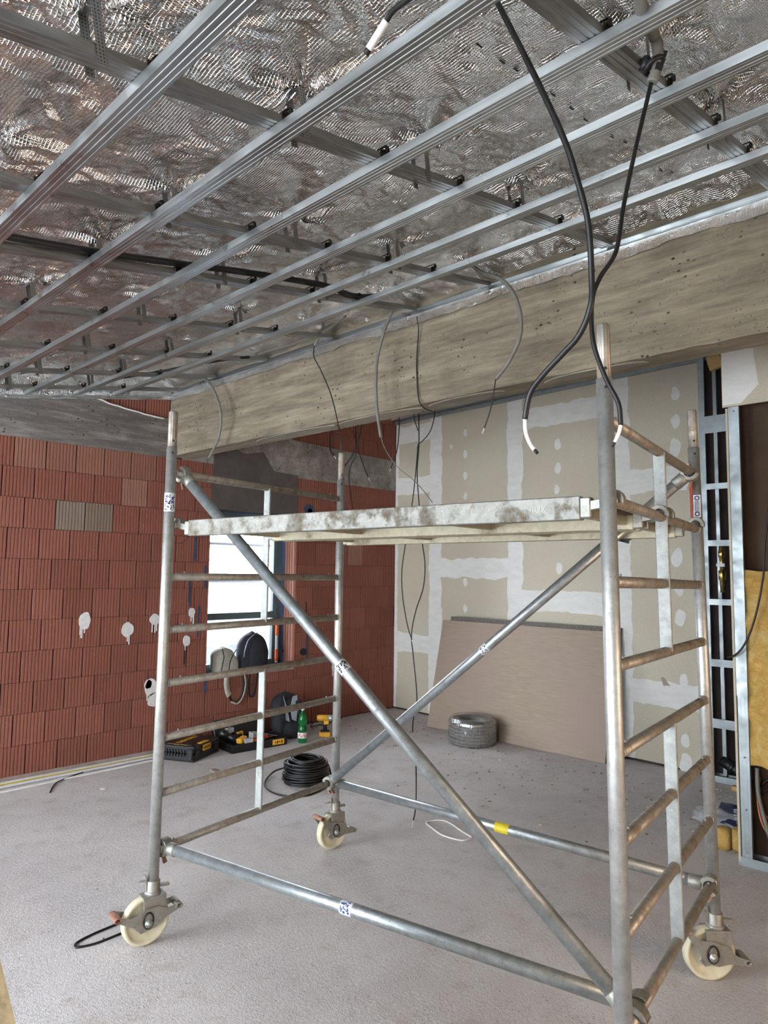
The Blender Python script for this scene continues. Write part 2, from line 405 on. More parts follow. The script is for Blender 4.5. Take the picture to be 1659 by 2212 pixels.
# brick wall: backing with window opening, ribbed blocks in front of it
WY0, WY1, WZ0, WZ1 = 2.14, 3.225, .62, 2.30
b = MB()
def slab(b, y0, y1, z0, z1, x0=XB-.38, x1=XB-.014): b.box(((x0+x1)/2, (y0+y1)/2, (z0+z1)/2), (x1-x0, y1-y0, z1-z0))
slab(b, YN, WY0, 0, 3.9); slab(b, WY0, WY1, 0, WZ0); slab(b, WY0, WY1, WZ1, 3.9); slab(b, WY1, 5.3, 0, 3.9)
wl = struct(obj('wall_left', b, M['mortar']))
BC = {}
def brick_mesh(w, h, mat):
    k = (round(w, 3), round(h, 3), mat)
    if k not in BC:
        n = max(1, round(w/.0278)); p = w/n; pr = []
        for i in range(n):
            a = i*p; pr += [(a+.0022, .0), (a+.0042, .0066), (a+p-.0042, .0066), (a+p-.0022, .0)]
        pr = [(0, -.016)]+pr+[(w, -.016)]
        m = MB(); vs = [V(x, y, z) for z in (0, h) for y, x in pr]; n2 = len(pr)
        m.add(vs, [(i, i+1, n2+i+1, n2+i) for i in range(n2-1)]+[tuple(range(n2)), tuple(range(n2, 2*n2))])
        me = m.mesh('brick'); me.materials.append(M[mat]); BC[k] = me
    return BC[k]
OFF = [.245, .135, .03, .17, .065, .23, .12, .012, .131, .2, .03]
def put_brick(y0, y1, z0, z1, mat, parent, dx=0):
    g = .0028
    if y1-y0 < .02 or z1-z0 < .02: return
    o = link('brick', brick_mesh(y1-y0-2*g, z1-z0-1.4*g, mat), None, parent, (XB-.0055+dx+random.uniform(-.0025, .0015), y0+g, z0+g*.7))
for k in range(11):
    z0 = .01+.25*k; z1 = z0+.25
    if k == 10: z1 = 2.755
    y = OFF[k]-.75-.25
    while y < 4.83:
        a, c2 = max(y, -.75), min(y+.25, 4.83); y += .25
        if c2-a < .03: continue
        mat = 'brick'
        if k == 10 and .25 < a < 1.3: mat = 'brickpale'
        if k == 8 and .6 < a < 1.1: mat = 'brickgrey'
        if (k == 9 and 1.15 < a < 1.25) or (k == 7 and 4 < a < 4.2): mat = 'brickpale'
        if z1 <= WZ0+.001 or c2 <= WY0 or a >= WY1: put_brick(a, c2, z0, z1, mat, wl); continue
        if a < WY0: put_brick(a, WY0, z0, z1, mat, wl)
        if c2 > WY1: put_brick(WY1, c2, z0, z1, mat, wl)
        if z0 < WZ0: put_brick(max(a, WY0), min(c2, WY1), z0, WZ0, mat, wl)
for y in (.9, 1.15, 1.4): put_brick(y, min(y+.25, 1.66), 3.1, 3.36, 'brick', wl, -.012)
for r in range(3):
    y = 2.0+.11*r
    while y < 4.83:
        put_brick(y, min(y+.25, 4.83), 3.06+.25*r, 3.31+.25*r, 'brick', wl, -.008); y += .25
# ring beam, lintel, foam bead
def yz(poly, x0, d): return MB().prism(poly, frame((x0, 0, 0), (0, 1, 0), (0, 0, 1), (1, 0, 0)), d)
lab(obj('ring_beam', yz([(YN, 2.752), (1.66, 2.752), (1.66, 3.125), (1.35, 3.14), (1.1, 3.165), (.9, 3.22), (YN, 3.22)], XB-.03, .032), M['ring'], wl), 'rough dark grey concrete band')
lab(obj('ring_beam', yz([(1.8, 2.752), (WY0, 2.752), (WY0, 2.748), (3.25, 2.722), (4.83, 2.722), (4.83, 3.105), (4.0, 3.12), (3.17, 3.142), (2.5, 3.25), (1.8, 3.4)], XB-.03, .034), M['ringpale'], wl), 'pale streaked concrete band')
lab(obj('lintel', yz([(WY0, WZ1), (WY1, WZ1), (WY1, 2.75), (2.9, 2.76), (2.75, 2.95), (2.5, 2.9), (2.2, 3.02), (WY0, 2.98)], XB-.03, .037), M['lintel'], wl), 'smooth dark grey render over the window')
P = [V(XB+.004, .93+i*.05, 3.2-.12*(1-math.exp(-i*.14))*.8+random.uniform(-.006, .006)) for i in range(14)]
lab(obj('foam_bead', MB().tube(spline(P, 3), .008, 6), M['white'], wl), 'cream foam bead')
# reveal ribs of the blocks
b = MB()
for i in range(4): b.box((XB-.03-.042*i, WY1-.004, (WZ0+WZ1)/2), (.026, .012, WZ1-WZ0))
b.box((XB-.1, WY1+.002, (WZ0+WZ1)/2), (.19, .01, WZ1-WZ0))
obj('reveal', b, M['brickpale'], wl)
b = MB().box((XB-.09, (WY0+WY1)/2, WZ0+.008), (.2, WY1-WY0, .02))
obj('sill_bed', b, M['kerb'], wl)
# mortar bed along the foot of the wall
def kb(u, v):
    y = -1+u*3.2; n = noise.noise(V(y*6, v*3, 0)); w = .10+.03*n
    return V(XB+.002+v*w, y, .03*(1-v)**1.5+.008*noise.noise(V(y*15, v*9, 2))*(1 if 0 < v < 1 else 0))
obj('mortar_bed', MB().grid(kb, 90, 5), M['kerb'], wl, recalc=False)
# plaster dabs and blue foam in the joints
def dab(px, py, w, h, parent, drips=2, name='plaster_dab', mat='plaster', seed=0):
    c = AX(px, py, XB+.003); rnd = random.Random(px); pts = []
    for i in range(18):
        a = 2*math.pi*i/18; r = 1+.22*noise.noise(V(px+math.cos(a)*1.3, math.sin(a)*1.3, py))
        pts.append((c.y+w/2*r*math.cos(a), c.z+h/2*r*math.sin(a)))
    b = yz(pts, XB+.0005, .007)
    for k in range(drips):
        yy = c.y+rnd.uniform(-.35, .35)*w; l = rnd.uniform(.05, .11)
        b.box((XB+.003, yy, c.z-h/2-l/2+.03), (.005, .01, l))
    return obj(name, b, M[mat], parent)
for a in ((183, 1342, .1, .15, 4), (275, 1360, .11, .13, 2), (335, 1338, .1, .1, 3), (414, 1323, .07, .09, 2), (403, 1384, .08, .1, 1), (326, 1484, .12, .16, 1), (330, 1512, .1, .13, 0), (320, 1478, .07, .08, 0), (721, 1442, .06, .1, 1)):
    dab(*a[:4], wl, a[4])
def strip(px, y0, y1, w, mat, name):
    a = AX(px, y0, XB+.002); c = AX(px, y1, XB+.002)
    obj(name, MB().box((XB+.003, (a.y+c.y)/2, (a.z+c.z)/2), (.004, w, abs(a.z-c.z))), M[mat], wl, bevel=.001)
for a in ((422, 1160, 1212, .024), (443, 1222, 1270, .024), (428, 1308, 1375, .02), (443, 1470, 1496, .03), (410, 1255, 1310, .02), (663, 1330, 1425, .02)): strip(*a, 'bluefoam', 'blue_foam_joint')
for a in ((398, 1398, 1435, .015), (661, 1300, 1340, .012), (408, 1255, 1300, .008)): strip(*a, 'ink', 'open_joint')
dab(655, 1408, .09, .08, wl, 0, 'socket_hole', 'ink'); 
o = dab(668, 1104, .15, .14, wl, 0, 'sprayed_spot', 'bluefoam'); dab(669, 1104, .07, .06, wl, 0, 'sprayed_spot', 'orange')

# window
w1 = struct(obj('window_1', MB().box((XB-.27, (WY0+WY1)/2, WZ0+.05), (.07, WY1-WY0, .1)).box((XB-.27, (WY0+WY1)/2, WZ1-.05), (.07, WY1-WY0, .1)).box((XB-.27, WY0+.04, (WZ0+WZ1)/2), (.07, .08, WZ1-WZ0)).box((XB-.27, WY1-.04, (WZ0+WZ1)/2), (.07, .08, WZ1-WZ0)), M['frame'], bevel=.004))
obj('transom', MB().box((XB-.265, (WY0+WY1)/2, 1.205), (.075, WY1-WY0-.12, .07)), M['frame'], w1, bevel=.004)
for z0, z1 in ((.7, 1.18), (1.24, 2.2)):
    b = MB()
    for y in (WY0+.1, WY1-.1): b.box((XB-.255, y, (z0+z1)/2), (.05, .05, z1-z0))
    obj('sash', b, M['frame'], w1, bevel=.003)
    obj('pane', MB().box((XB-.275, (WY0+WY1)/2, (z0+z1)/2), (.006, WY1-WY0-.2, z1-z0)), M['glass'], w1)
for y, s in ((WY1-.004, 1),): lab(obj('sealing_tape', MB().box((XB-.212, y-.004, 1.46), (.05, .006, 1.66)), M['tape'], w1), 'navy sealing tape with lettering')
lab(obj('sealing_tape', MB().box((XB-.2, (WY0+WY1)/2, WZ1-.003), (.1, WY1-WY0, .005)), M['tape'], w1), 'navy sealing tape')
rt_ = random.Random(3)
for i in range(9):
    b = MB()
    for k in range(7): b.box((XB-.212+rt_.uniform(-.006, .006), WY1-.0085, .72+i*.18+k*.018), (rt_.uniform(.008, .02), .001, .007))
    obj('tape_print', b, M['ink'], w1)
for z in (.8, 1.5, 2.1): obj('frame_bolt', MB().box((XB-.17, WY1-.012, z), (.03, .012, .03)), M['zinc'], w1)
# outside: ground, roofs and scaffold poles seen through the panes
tag(obj('outside_ground', MB().grid(lambda u, v: V(-40+u*36, -20+v*60, -3.2), 1, 1, False), M['outwhite']), 'bright pale ground outside the window', 'ground')
b = MB().add([V(-9, -2, .2), V(-9, 16, .2), V(-15, 16, 1.5), V(-15, -2, 1.5), V(-9, -2, -3), V(-9, 16, -3), V(-15, 16, -3), V(-15, -2, -3)], [(0, 1, 2, 3), (4, 5, 1, 0), (5, 6, 2, 1), (6, 7, 3, 2), (7, 4, 0, 3)])
tag(obj('neighbouring_roof', b, M['paleroof'], loc=(-12, 7, -3.2)), 'pale grey neighbouring roof seen through the lower pane', 'roof')
sc = thing('outside_scaffold', 'pale facade scaffold poles outside the upper window pane', 'scaffold', (-4.6, 4, -3.2))
for y in (3.05, 4.95, 1.2): obj('pole', MB().tube([(-4.6, y, -3.2), (-4.6, y, 4)], .024, 8), M['outtube'], sc)
for z in (1.02, 1.55, 2.02, 2.55): obj('rail', MB().tube([(-4.57, 0.5, z), (-4.57, 6, z)], .02, 8), M['outtube'], sc)
# walls behind the camera (with the openings the daylight comes through) and the right wall
b = MB()
def sf(x0, x1, z0, z1): b.box(((x0+x1)/2, YN-.15, (z0+z1)/2), (x1-x0, .3, z1-z0))
sf(-3.45, -2.7, 0, 3.0); sf(.1, 1.5, 0, 3.0); sf(2.9, XR+.2, 0, 3.0); sf(-2.7, .1, 2.4, 3.0); sf(1.5, 2.9, 2.4, 3.0); sf(-2.7, .1, 0, .1); sf(1.5, 2.9, 0, .1)
struct(obj('wall_front', b, M['brick']))
b = MB()
for y0_, y1_, z0_, z1_ in ((YN-.2, .1, 0, 3.9), (1.4, 5.6, 0, 3.9), (.1, 1.4, 2.15, 3.9)): b.box((XR+.1, (y0_+y1_)/2, (z0_+z1_)/2), (.2, y1_-y0_, z1_-z0_))
struct(obj('wall_right', b, M['drywall']))
struct(obj('wall_lobby', MB().box((6.6, .75, 1.2), (.05, 3.0, 2.5)).box((5.7, -.75, 1.2), (1.9, .05, 2.5)).box((5.7, 2.25, 1.2), (1.9, .05, 2.5)).box((5.7, .75, 2.45), (1.9, 3.0, .05)).box((5.7, .75, -.02), (1.9, 3.0, .04)), M['timber']))
# beam
def rough_box(x0, x1, y0, y1, z0, z1, nx):
    b = MB(); c = .006
    for (p, q, s, t) in (((x0, y0, z0), (x1, y0, z0), (x1, y0, z1), (x0, y0, z1)),):
        pass
    def fr(u, v): return V(x0+u*(x1-x0), y0+.003*noise.noise(V(u*60, v*9, 1))+(.006 if v == 0 else 0), z0+v*(z1-z0)+(.007*noise.noise(V(u*70, 3, 0)) if v == 0 else 0))
    def so(u, v): return V(x0+u*(x1-x0), y0+v*(y1-y0)+(.006 if v == 0 else 0), z0+(.007*noise.noise(V(u*70, 3, 0)) if v == 0 else .004*noise.noise(V(u*50, v*5, 5))))
    b.grid(fr, nx, 10, False); b.grid(so, nx, 4, False)
    b.add([V(x0, y1, z0), V(x1, y1, z0), V(x1, y1, z1), V(x0, y1, z1), V(x0, y0, z1), V(x1, y0, z1)], [(0, 1, 2, 3), (4, 5, 2, 3)])
    return b
bm_ = struct(obj('beam', rough_box(XB-.02, XR+.05, 1.656, 1.852, 2.765, 3.8, 200), M['beam'], recalc=True))
lab(bm_, 'long rough concrete beam under the foil ceiling')
for x0, x1, w in ((-1.75, -.75, .12), (-.7, .1, .14), (.15, .75, .16), (1.0, 1.6, .12)):
    pts = [(x0+(x1-x0)*(.5+.5*math.cos(a)*(1+.15*noise.noise(V(x0, a, 2)))), 1.67+w*(.5+.5*math.sin(a)*(1+.2*noise.noise(V(x0, a, 7))))) for a in [2*math.pi*i/24 for i in range(24)]]
    obj('mortar_patch', MB().prism(pts, frame((0, 0, 2.757), (1, 0, 0), (0, 1, 0), (0, 0, 1)), .008), M['beam_patch'], bm_)
# ------------------------------------------------------------------ foil ceiling
HY = [-1.03, -.42, .19, .82, 1.42]
MX = [2.25, 1.45, .69, .11, -.69, -1.5, -2.25, -2.9]
HP = [(x, y) for x in MX for y in HY]
def foil_pt(x, y):
    d = .026*noise.noise(V(x*1.6, y*1.6, .3))
    msk = .6+.85*max(0, noise.noise(V(x*.9, y*.9, 21))+.3)
    wx = x+.12*noise.noise(V(x*2.1, y*2.1, 9)); wy = y+.12*noise.noise(V(x*2.1, y*2.1, 31))
    d += msk*(.034*(.5-abs(noise.noise(V(wx*4.2, wy*3.0, 4))))+.026*(.5-abs(noise.noise(V(wx*9.5, wy*6.5, 14))))+.012*(.5-abs(noise.noise(V(wx*20, wy*13, 24)))))
    for hx, hy in HP:
        dx, dy = x-hx-.02, y-hy; r2 = dx*dx+dy*dy
        if r2 < .2:
            r = math.sqrt(r2)+1e-4; a = math.atan2(dy, dx)
            d += math.exp(-r/.13)*(.02*math.sin(7*a+hx*9)+.013*math.sin(12*a+hy*20))*min(1, r/.05)-.012*math.exp(-r2/.004)
    if y > 1.45: d -= (y-1.45)*.45
    return V(x, y, zc(y)+.155+d)
x0, x1, y0, y1 = XB, 3.4, -1.6, 1.66
cl = struct(obj('ceiling', MB().grid(lambda u, v: foil_pt(x0+u*(x1-x0), y0+v*(y1-y0)), 660, 360), M['foil'], recalc=False))
lab(cl, 'silver reinforced foil blanket above the steel channels')
obj('foil_sheet', MB().grid(lambda u, v: foil_pt(XB+u*(XR-XB), YN+v*(y0-YN)), 60, 24).grid(lambda u, v: foil_pt(x1+u*(XR-x1), y0+v*(y1-y0)), 20, 40), M['foil'], cl, recalc=False)
obj('foil_sheet', MB().grid(lambda u, v: V(XB+u*(XR-XB), 1.85+v*3.4, 3.66+.02*noise.noise(V(u*20, v*9, 0))), 60, 24), M['foil'], cl, recalc=False)
def skirt(u, v):
    x = XB+u*(XR-XB); l = .055+.02*noise.noise(V(x*3, 0, 5))+.012*noise.noise(V(x*11, 0, 5))
    return V(x, 1.649-.006*(1+noise.noise(V(x*25, v*2, 3)))-.004*v, 3.375-v*l-.02)
lab(obj('foil_edge', MB().grid(skirt, 300, 4), M['foil'], cl, recalc=False), 'foil edge hanging against the concrete beam')
b = MB()
for px, py in ((975, 85), (1035, 120), (1085, 150), (1115, 166), (1195, 214), (1235, 240), (1265, 262), (1304, 290), (1322, 299), (1351, 314), (1382, 331), (1428, 365), (1452, 379)):
    c = AC(px, py, .15); c = foil_pt(c.x, c.y)-V(0, 0, .004)
    b.box(c, (.006, .03, .0006), Matrix.Rotation(PA, 3, 'X') @ Matrix.Rotation(.05, 3, 'Z'))
obj('print_dash', b, M['ink'], cl)
# ------------------------------------------------------------------ ceiling channels
def cprof():
    t = .0012
    o = [(-.03, .022), (-.03, .0), (-.0205, 0), (-.019, .0016), (-.0165, .0016), (-.015, 0), (-.0035, 0), (-.002, .0018), (.002, .0018), (.0035, 0), (.015, 0), (.0165, .0016), (.019, .0016), (.0205, 0), (.03, 0), (.03, .022)]
    top = [(.03, .027), (.024, .027), (.024, .0255), (.0285, .0255), (.0285, .0035), (-.0285, .0035), (-.0285, .0255), (-.024, .0255), (-.024, .027), (-.03, .027)]
    return o+top
CP = cprof()
ordn = ['nearest the concrete beam', 'second from the concrete beam', 'third from the concrete beam', 'fourth from the concrete beam', 'fifth from the concrete beam', 'sixth from the concrete beam', 'seventh from the concrete beam']
CY = [1.10, .75, .355, -.06, -.47, -.89, -1.30]
seams = [(1025, 572), (905, 545), (350, 712), (610, 475), (28, 680), (128, 366), None]
def channel(name, label, grp, p0, p1, mat):
    t = (p1-p0).normalized(); x = t.cross(CN).normalized()
    b = MB().prism(CP, frame(p0, x, CN, t), (p1-p0).length)
    return tag(obj(name, b, M[mat], loc=p0), label, 'metal channel', grp)
for i, y in enumerate(CY):
    z = zc(y); xs = [XB+.015, XR-.02]
    if seams[i]: xs.insert(1, AC(*seams[i]).x)
    for k in range(len(xs)-1):
        side = '' if len(xs) == 2 else (', piece toward the brick wall', ', piece away from the brick wall')[k]
        channel('ceiling_channel', 'lower ceiling channel '+ordn[i]+side, 'lower ceiling channels', V(xs[k]+.0008, y, z), V(xs[k+1]-.0008, y, z), 'zinc')
mord = ['first upper cross channel, at the top right over the tied conduit', 'second upper cross channel from the right, ending beside the black cables', 'third upper cross channel from the right', 'fourth upper cross channel, with the black conduit lying along it', 'fifth upper cross channel from the right', 'sixth upper cross channel from the right', 'seventh upper cross channel, close to the brick wall', 'eighth upper cross channel, nearest the brick wall']
for i, x in enumerate(MX):
    channel('cross_channel', 'grey '+mord[i], 'upper cross channels', V(x, -2.4, zc(-2.4)+.0285), V(x, 1.625, zc(1.625)+.0285), 'zincdark')
b = MB().box((.8, 1.6545, 3.372), (7.6, .0015, .035)).box((.8, 1.641, 3.3555), (7.6, .028, .0012)).box((.8, 1.641, 3.389), (7.6, .028, .0012))
for yy in (1.634, 1.641, 1.648): b.box((.8, yy, 3.3545), (7.6, .002, .0014))
tag(obj('edge_channel', b, M['zinc'], loc=(.8, 1.64, 3.36)), 'silver edge channel running along the face of the concrete beam', 'metal channel')
b = MB(); a0 = V(XB+.016, -2.4, zc(-2.4)-.006); a1 = V(XB+.016, 1.65, zc(1.65)-.006)
b.bar(a0, a1, .03, .002, CN).bar(a0+CN*.03+V(-.014, 0, 0), a1+CN*.03+V(-.014, 0, 0), .0015, .06, CN)
tag(obj('edge_channel', b, M['zinc'], loc=a0), 'silver edge channel sloping up along the brick wall', 'metal channel')
def yzs(u, v):
    y = -2.4+u*4.05; return V(XB+.004+.012*v+.004*noise.noise(V(y*20, v, 0)), y, zc(y)-.005-.03*v+.008*noise.noise(V(y*8, 0, 0)))
lab(obj('foil_edge', MB().grid(yzs, 140, 3), M['foil'], cl, recalc=False), 'foil edge along the brick wall')
obj('foil_sheet', MB().grid(lambda u, v: V(XB+.008+.006*noise.noise(V(u*90, v*3, 4)), -2.4+u*4.05, zc(-2.4+u*4.05)+.19*v), 200, 6), M['foil'], cl, recalc=False)
# hangers
ORD = ['first', 'second', 'third', 'fourth', 'fifth', 'sixth', 'seventh', 'eighth']
hb = MB()
for s in (-1, 1):
    hb.box((s*.0318, 0, .055), (.0014, .025, .15))
hb.box((0, 0, .13), (.065, .025, .0014))
HM = hb.mesh('hanger'); HM.materials.append(M['perf'])
for x in MX:
    for y in HY[:4]:
        yy = y+random.uniform(-.03, .03)
        o = link('ceiling_hanger', HM, None, None, V(x, yy, zc(yy)+.03)); o.rotation_euler = (PA, 0, random.uniform(-.06, .06))
        tag(o, 'perforated hanger strap on the %s cross channel from the right, %s from the beam' % (ORD[MX.index(x)], ORD[3-HY.index(y)]), 'hanger', 'ceiling hanger straps')
cb = MB()
for s in (-1, 1):
    cb.box((s*.0322, 0, .027), (.002, .034, .03)).box((s*.038, .012*s, .046), (.012, .008, .018)).box((s*.034, 0, .012), (.006, .012, .018))
cb.box((0, .012, .0605), (.076, .01, .0015)).box((.037, .012, .05), (.0015, .01, .022)).box((-.037, .012, .05), (.0015, .01, .022)).box((.0335, 0, .03), (.004, .01, .03)).box((-.0335, 0, .03), (.004, .01, .03))
CM = cb.mesh('connector'); CM.materials.append(M['clip'])
for x in MX:
    for y in CY[:6]:
        o = link('cross_connector', CM, None, None, V(x, y, zc(y)+.02)); o.rotation_euler = (PA, 0, 0)
        tag(o, 'dark clip on the %s cross channel from the right, %s from the beam' % (ORD[MX.index(x)], ORD[CY.index(y)]), 'clip', 'cross connectors of the ceiling grid')

# ------------------------------------------------------------------ plasterboard wall
DO = V(XB, 4.83, 0); DU = V(3.87, -.21, 0).normalized(); DN = V(DU.y, -DU.x, 0)
def DW(s, z, o=0): return DO+DU*s+DN*o+V(0, 0, z)
def sOf(px, py): # wall coordinates of a pixel
    d = ray(px, py); t = (DO-CAM).dot(DN)/d.dot(DN); p = CAM+d*t; return (p-DO).dot(DU), p.z
wb = struct(obj('wall_back', MB().prism([(-.4, 0), (3.86, 0), (3.86, 3.75), (-.4, 3.75)], frame(DW(0, 0, -.1), DU, (0, 0, 1), DN), .086), M['darkcav']))
cols = [(.0, .70, [0.02, .834, 2.77, 3.43, 3.62]), (.70, 1.87, [0.02, 1.74, 3.62]), (1.87, 3.10, [0.02, 1.407, 3.343, 3.62]), (3.10, 3.865, [0.02, .633, 2.566, 3.62])]
for s0, s1, zs in cols:
    for z0, z1 in zip(zs, zs[1:]):
        obj('plasterboard_panel', MB().prism([(s0+.0015, z0+.0015), (s1-.0015, z0+.0015), (s1-.0015, z1-.0015), (s0+.0015, z1-.0015)], frame(DW(0, 0, -.0125), DU, (0, 0, 1), DN), .0125), M['drywall'], wb)
FK = [0]
def band(a, c, w0, w1):
    FK[0] += 1; a = Vector(a); c = Vector(c); n = max(6, int((c-a).length/.045)); t = (c-a).normalized(); q = Vector((-t.y, t.x)); k = FK[0]
    L = []; R_ = []
    for i in range(n+1):
        p = a+(c-a)*(i/n)
        L.append(p+q*(w0+.028*noise.noise(V(i*.33, k*3.1, 0))+.014*noise.noise(V(i*1.1, k, 5))))
        R_.append(p-q*(w1+.028*noise.noise(V(i*.3, k*5.3, 9))+.014*noise.noise(V(i*1.2, k, 8))))
    vs = []; off = .0008+.00025*(k % 4)
    for l, r in zip(L, R_):
        m = (l+r)/2
        for p, o in ((l, .0001), (l*.8+r*.2, off), (l*.2+r*.8, off), (r, .0001)):
            vs.append(DW(min(max(p.x, .0), 3.86), min(max(p.y, .02), 3.615), o))
    b = MB().add(vs, [(4*i+j, 4*i+j+1, 4*i+j+5, 4*i+j+4) for i in range(n) for j in range(3)], False)
    obj('filler_band', b, M['filler'], wb, recalc=False)
for s in (.70, 1.87, 3.10):
    band((s, 0.02), (s, 3.61), .1, .1)
    obj('joint_tape', MB().prism([(s-.027, .03), (s+.027, .03), (s+.027, 3.6), (s-.027, 3.6)], frame(DW(0, 0, .0012), DU, (0, 0, 1), DN), .0006), M['filler'], wb)
band((.025, .02), (.025, 3.6), .04, .03)
for s0, s1, z in ((.03, .65, .834), (.03, .65, 2.77), (.03, .65, 3.43), (.75, 1.82, 1.74), (1.92, 3.05, 1.407), (1.92, 3.05, 3.343), (3.15, 3.85, .633), (3.15, 3.85, 2.566)): band((s0, z), (s1, z), .11, .11)
for px, py, r in ((1005, 935, .05), (975, 965, .035), (1005, 981, .055), (1005, 1028, .055), (1005, 1072, .05), (1005, 1258, .06), (1005, 1315, .06), (1205, 960, .07), (1205, 1011, .07), (1203, 1057, .06), (1208, 1228, .07), (1459, 850, .075), (1459, 911, .08), (1459, 967, .1), (1462, 1205, .1), (1465, 1270, .08), (1470, 1335, .09), (1477, 1470, .07), (1480, 1600, .07), (1482, 1650, .1)):
    s, z = sOf(px, py); pts = []
    for i in range(14):
        a = 2*math.pi*i/14; q = r*(.85+.3*noise.noise(V(px+math.cos(a), math.sin(a), py))); pts.append((s+q*.62*math.cos(a), z+q*math.sin(a)))
    obj('filler_dab', MB().prism(pts, frame(DW(0, 0, 0), DU, (0, 0, 1), DN), .0009), M['filler'], wb)
s, z = sOf(1442, 1488); obj('torn_paper', MB().prism([(s-.06, z+.09), (s-.03, z+.1), (s+.09, z-.06), (s+.05, z-.09), (s-.02, z-.02)], frame(DW(0, 0, 0), DU, (0, 0, 1), DN), .0014), M['board'], wb)
b = MB().bar(DW(-.02, 3.6, .014), DW(4.2, 3.6, .014), .03, .045).bar(DW(-.02, 3.64, .05), DW(4.2, 3.64, .05), .06, .027)
tag(obj('edge_channel', b, M['zincblue'], loc=DW(2, 3.6)), 'silver track along the top of the plasterboard wall', 'metal channel')

# ------------------------------------------------------------------ open stud frame beside the plasterboard wall
YF = 4.52
struct(obj('wall_far', MB().box((2.7, 4.80, 1.9), (4.1, .05, 3.8)), M['darkcav']))
sf_ = thing('stud_frame', 'open steel stud frame with ladder-like noggings at the end of the plasterboard wall', 'stud frame', (1.1, YF, 0))
def cstud(name, x, w, y0, y1, z0, z1, parent, mat='zincblue', flip=1):   # C section: web plus two flanges
    b = MB().box((x, y0, (z0+z1)/2), (w, .0015, z1-z0))
    b.box((x-flip*w/2, (y0+y1)/2, (z0+z1)/2), (.0015, y1-y0, z1-z0)).box((x+flip*w/2, y0+.012, (z0+z1)/2), (.0015, .022, z1-z0))
    for dx in (-.2, .2): b.box((x+dx*w, y0-.001, (z0+z1)/2), (.003, .0012, z1-z0))
    return obj(name, b, M[mat], parent)
cstud('stud', .875, .05, YF, YF+.09, .03, 3.62, sf_)
cstud('stud', .968, .028, YF+.05, YF+.12, .03, 3.62, sf_); cstud('stud', 1.075, .03, YF+.1, YF+.16, .03, 3.62, sf_); cstud('stud', 1.5, .05, YF, YF+.09, .03, 3.62, sf_)
for z, h in ((.47, .075), (.965, .06), (1.47, .05), (1.964, .05), (2.447, .05), (2.983, .15)):
    b = MB().box((1.2, YF-.003, z), (.62, .0015, h))
    for k in ((-.3, .3) if h < .1 else (-.42, -.25, -.1, .1, .25, .42)): b.box((1.2, YF-.005, z+k*h), (.62, .003, .006))
    obj('nogging', b, M['zincblue'], sf_)
obj('floor_track', MB().box((1.25, YF+.03, .02), (.85, .1, .002)).box((1.25, YF-.02, .025), (.85, .002, .05)).box((1.25, YF+.08, .025), (.85, .002, .05)), M['zincblue'], sf_)
tag(obj('waste_pipe', MB().tube([(.95, YF+.06, .16), (1.06, YF+.02, .12), (1.25, YF, .07)], .045, 16).tube([(1.03, YF+.03, .13), (1.06, YF+.02, .12)], .053, 16), M['black'], loc=(1.1, YF, 0)), 'black plastic pipe end lying in the stud frame foot', 'pipe')
vp = thing('brass_valve', 'brass pipe fitting with white handle in the stud frame', 'pipe fitting', (1.0, YF+.02, 1.6))
b = MB()
for z, r in ((1.96, .018), (1.9, .018), (1.86, .026), (1.82, .02), (1.72, .017), (1.7, .03), (1.65, .03), (1.63, .018), (1.55, .018)): pass
b.lathe([(0, 1.98), (.02, 1.98), (.02, 1.9), (.028, 1.89), (.028, 1.85), (.018, 1.84), (.018, 1.74), (.03, 1.73), (.03, 1.66), (.019, 1.65), (.019, 1.55), (0, 1.55)], 10, Matrix.Translation((1.0, YF+.02, 0)))
obj('valve_body', b, M['brass'], vp); obj('handle', MB().box((1.0, YF-.005, 1.78), (.07, .03, .03)), M['sticker'], vp, bevel=.006)
tag(obj('timber_block', MB().box((1.02, YF-.06, 3.5), (.11, .05, .12), Matrix.Rotation(-.25, 3, 'Y')), M['timber'], loc=(1.02, YF, 3.5), bevel=.003), 'small pale wood block wedged at the stud frame top', 'wood block')
# partition with drywall header, insulation and cables (right edge of the picture)
YP = 2.872
pt = thing('partition_frame', 'steel stud partition at the right edge holding yellow insulation', 'stud frame', (1.7, YP, 0))
cstud('stud', 1.648, .055, YP, YP+.075, .03, 3.6, pt)
lab(obj('stud_sleeve', MB().box((1.648, YP-.0035, 1.85), (.06, .002, 1.75)).box((1.617, YP+.03, 1.85), (.002, .07, 1.75)), M['zincblue'], pt), 'second stud nested over the first')
cstud('stud', 2.3, .05, YP, YP+.075, .03, 3.6, pt); cstud('stud', 2.95, .05, YP, YP+.075, .03, 3.6, pt)
obj('floor_track', MB().box((2.6, YP+.04, .01), (2.0, .1, .002)).box((2.6, YP-.008, .025), (2.0, .002, .05)).box((2.6, YP+.09, .025), (2.0, .002, .05)), M['zincblue'], pt)
lab(obj('back_board', MB().box((3.1, YP+.13, 1.85), (3.0, .0125, 3.7)), M['dark'], pt), 'brown back of the far plasterboard')
obj('board_edge', MB().box((1.609, YP+.055, 1.37), (.0125, .13, 2.7)), M['drywall'], pt)
lab(obj('header_panel', MB().box((3.09, YP-.016, 3.2), (3.0, .0125, .945)), M['drywall'], pt), 'plasterboard panel over the open bay')
b = MB()
pts = [(1.592, 2.74), (1.70, 2.74)]+[(1.78+.03*noise.noise(V(i*.9, 0, 0))+.02*math.sin(i), 2.75+i*.09) for i in range(1, 10)]+[(1.6, 3.62)]
obj('filler_band', MB().prism(pts, frame((0, YP-.0224, 0), (1, 0, 0), (0, 0, 1), (0, -1, 0)), .0012), M['filler'], pt)
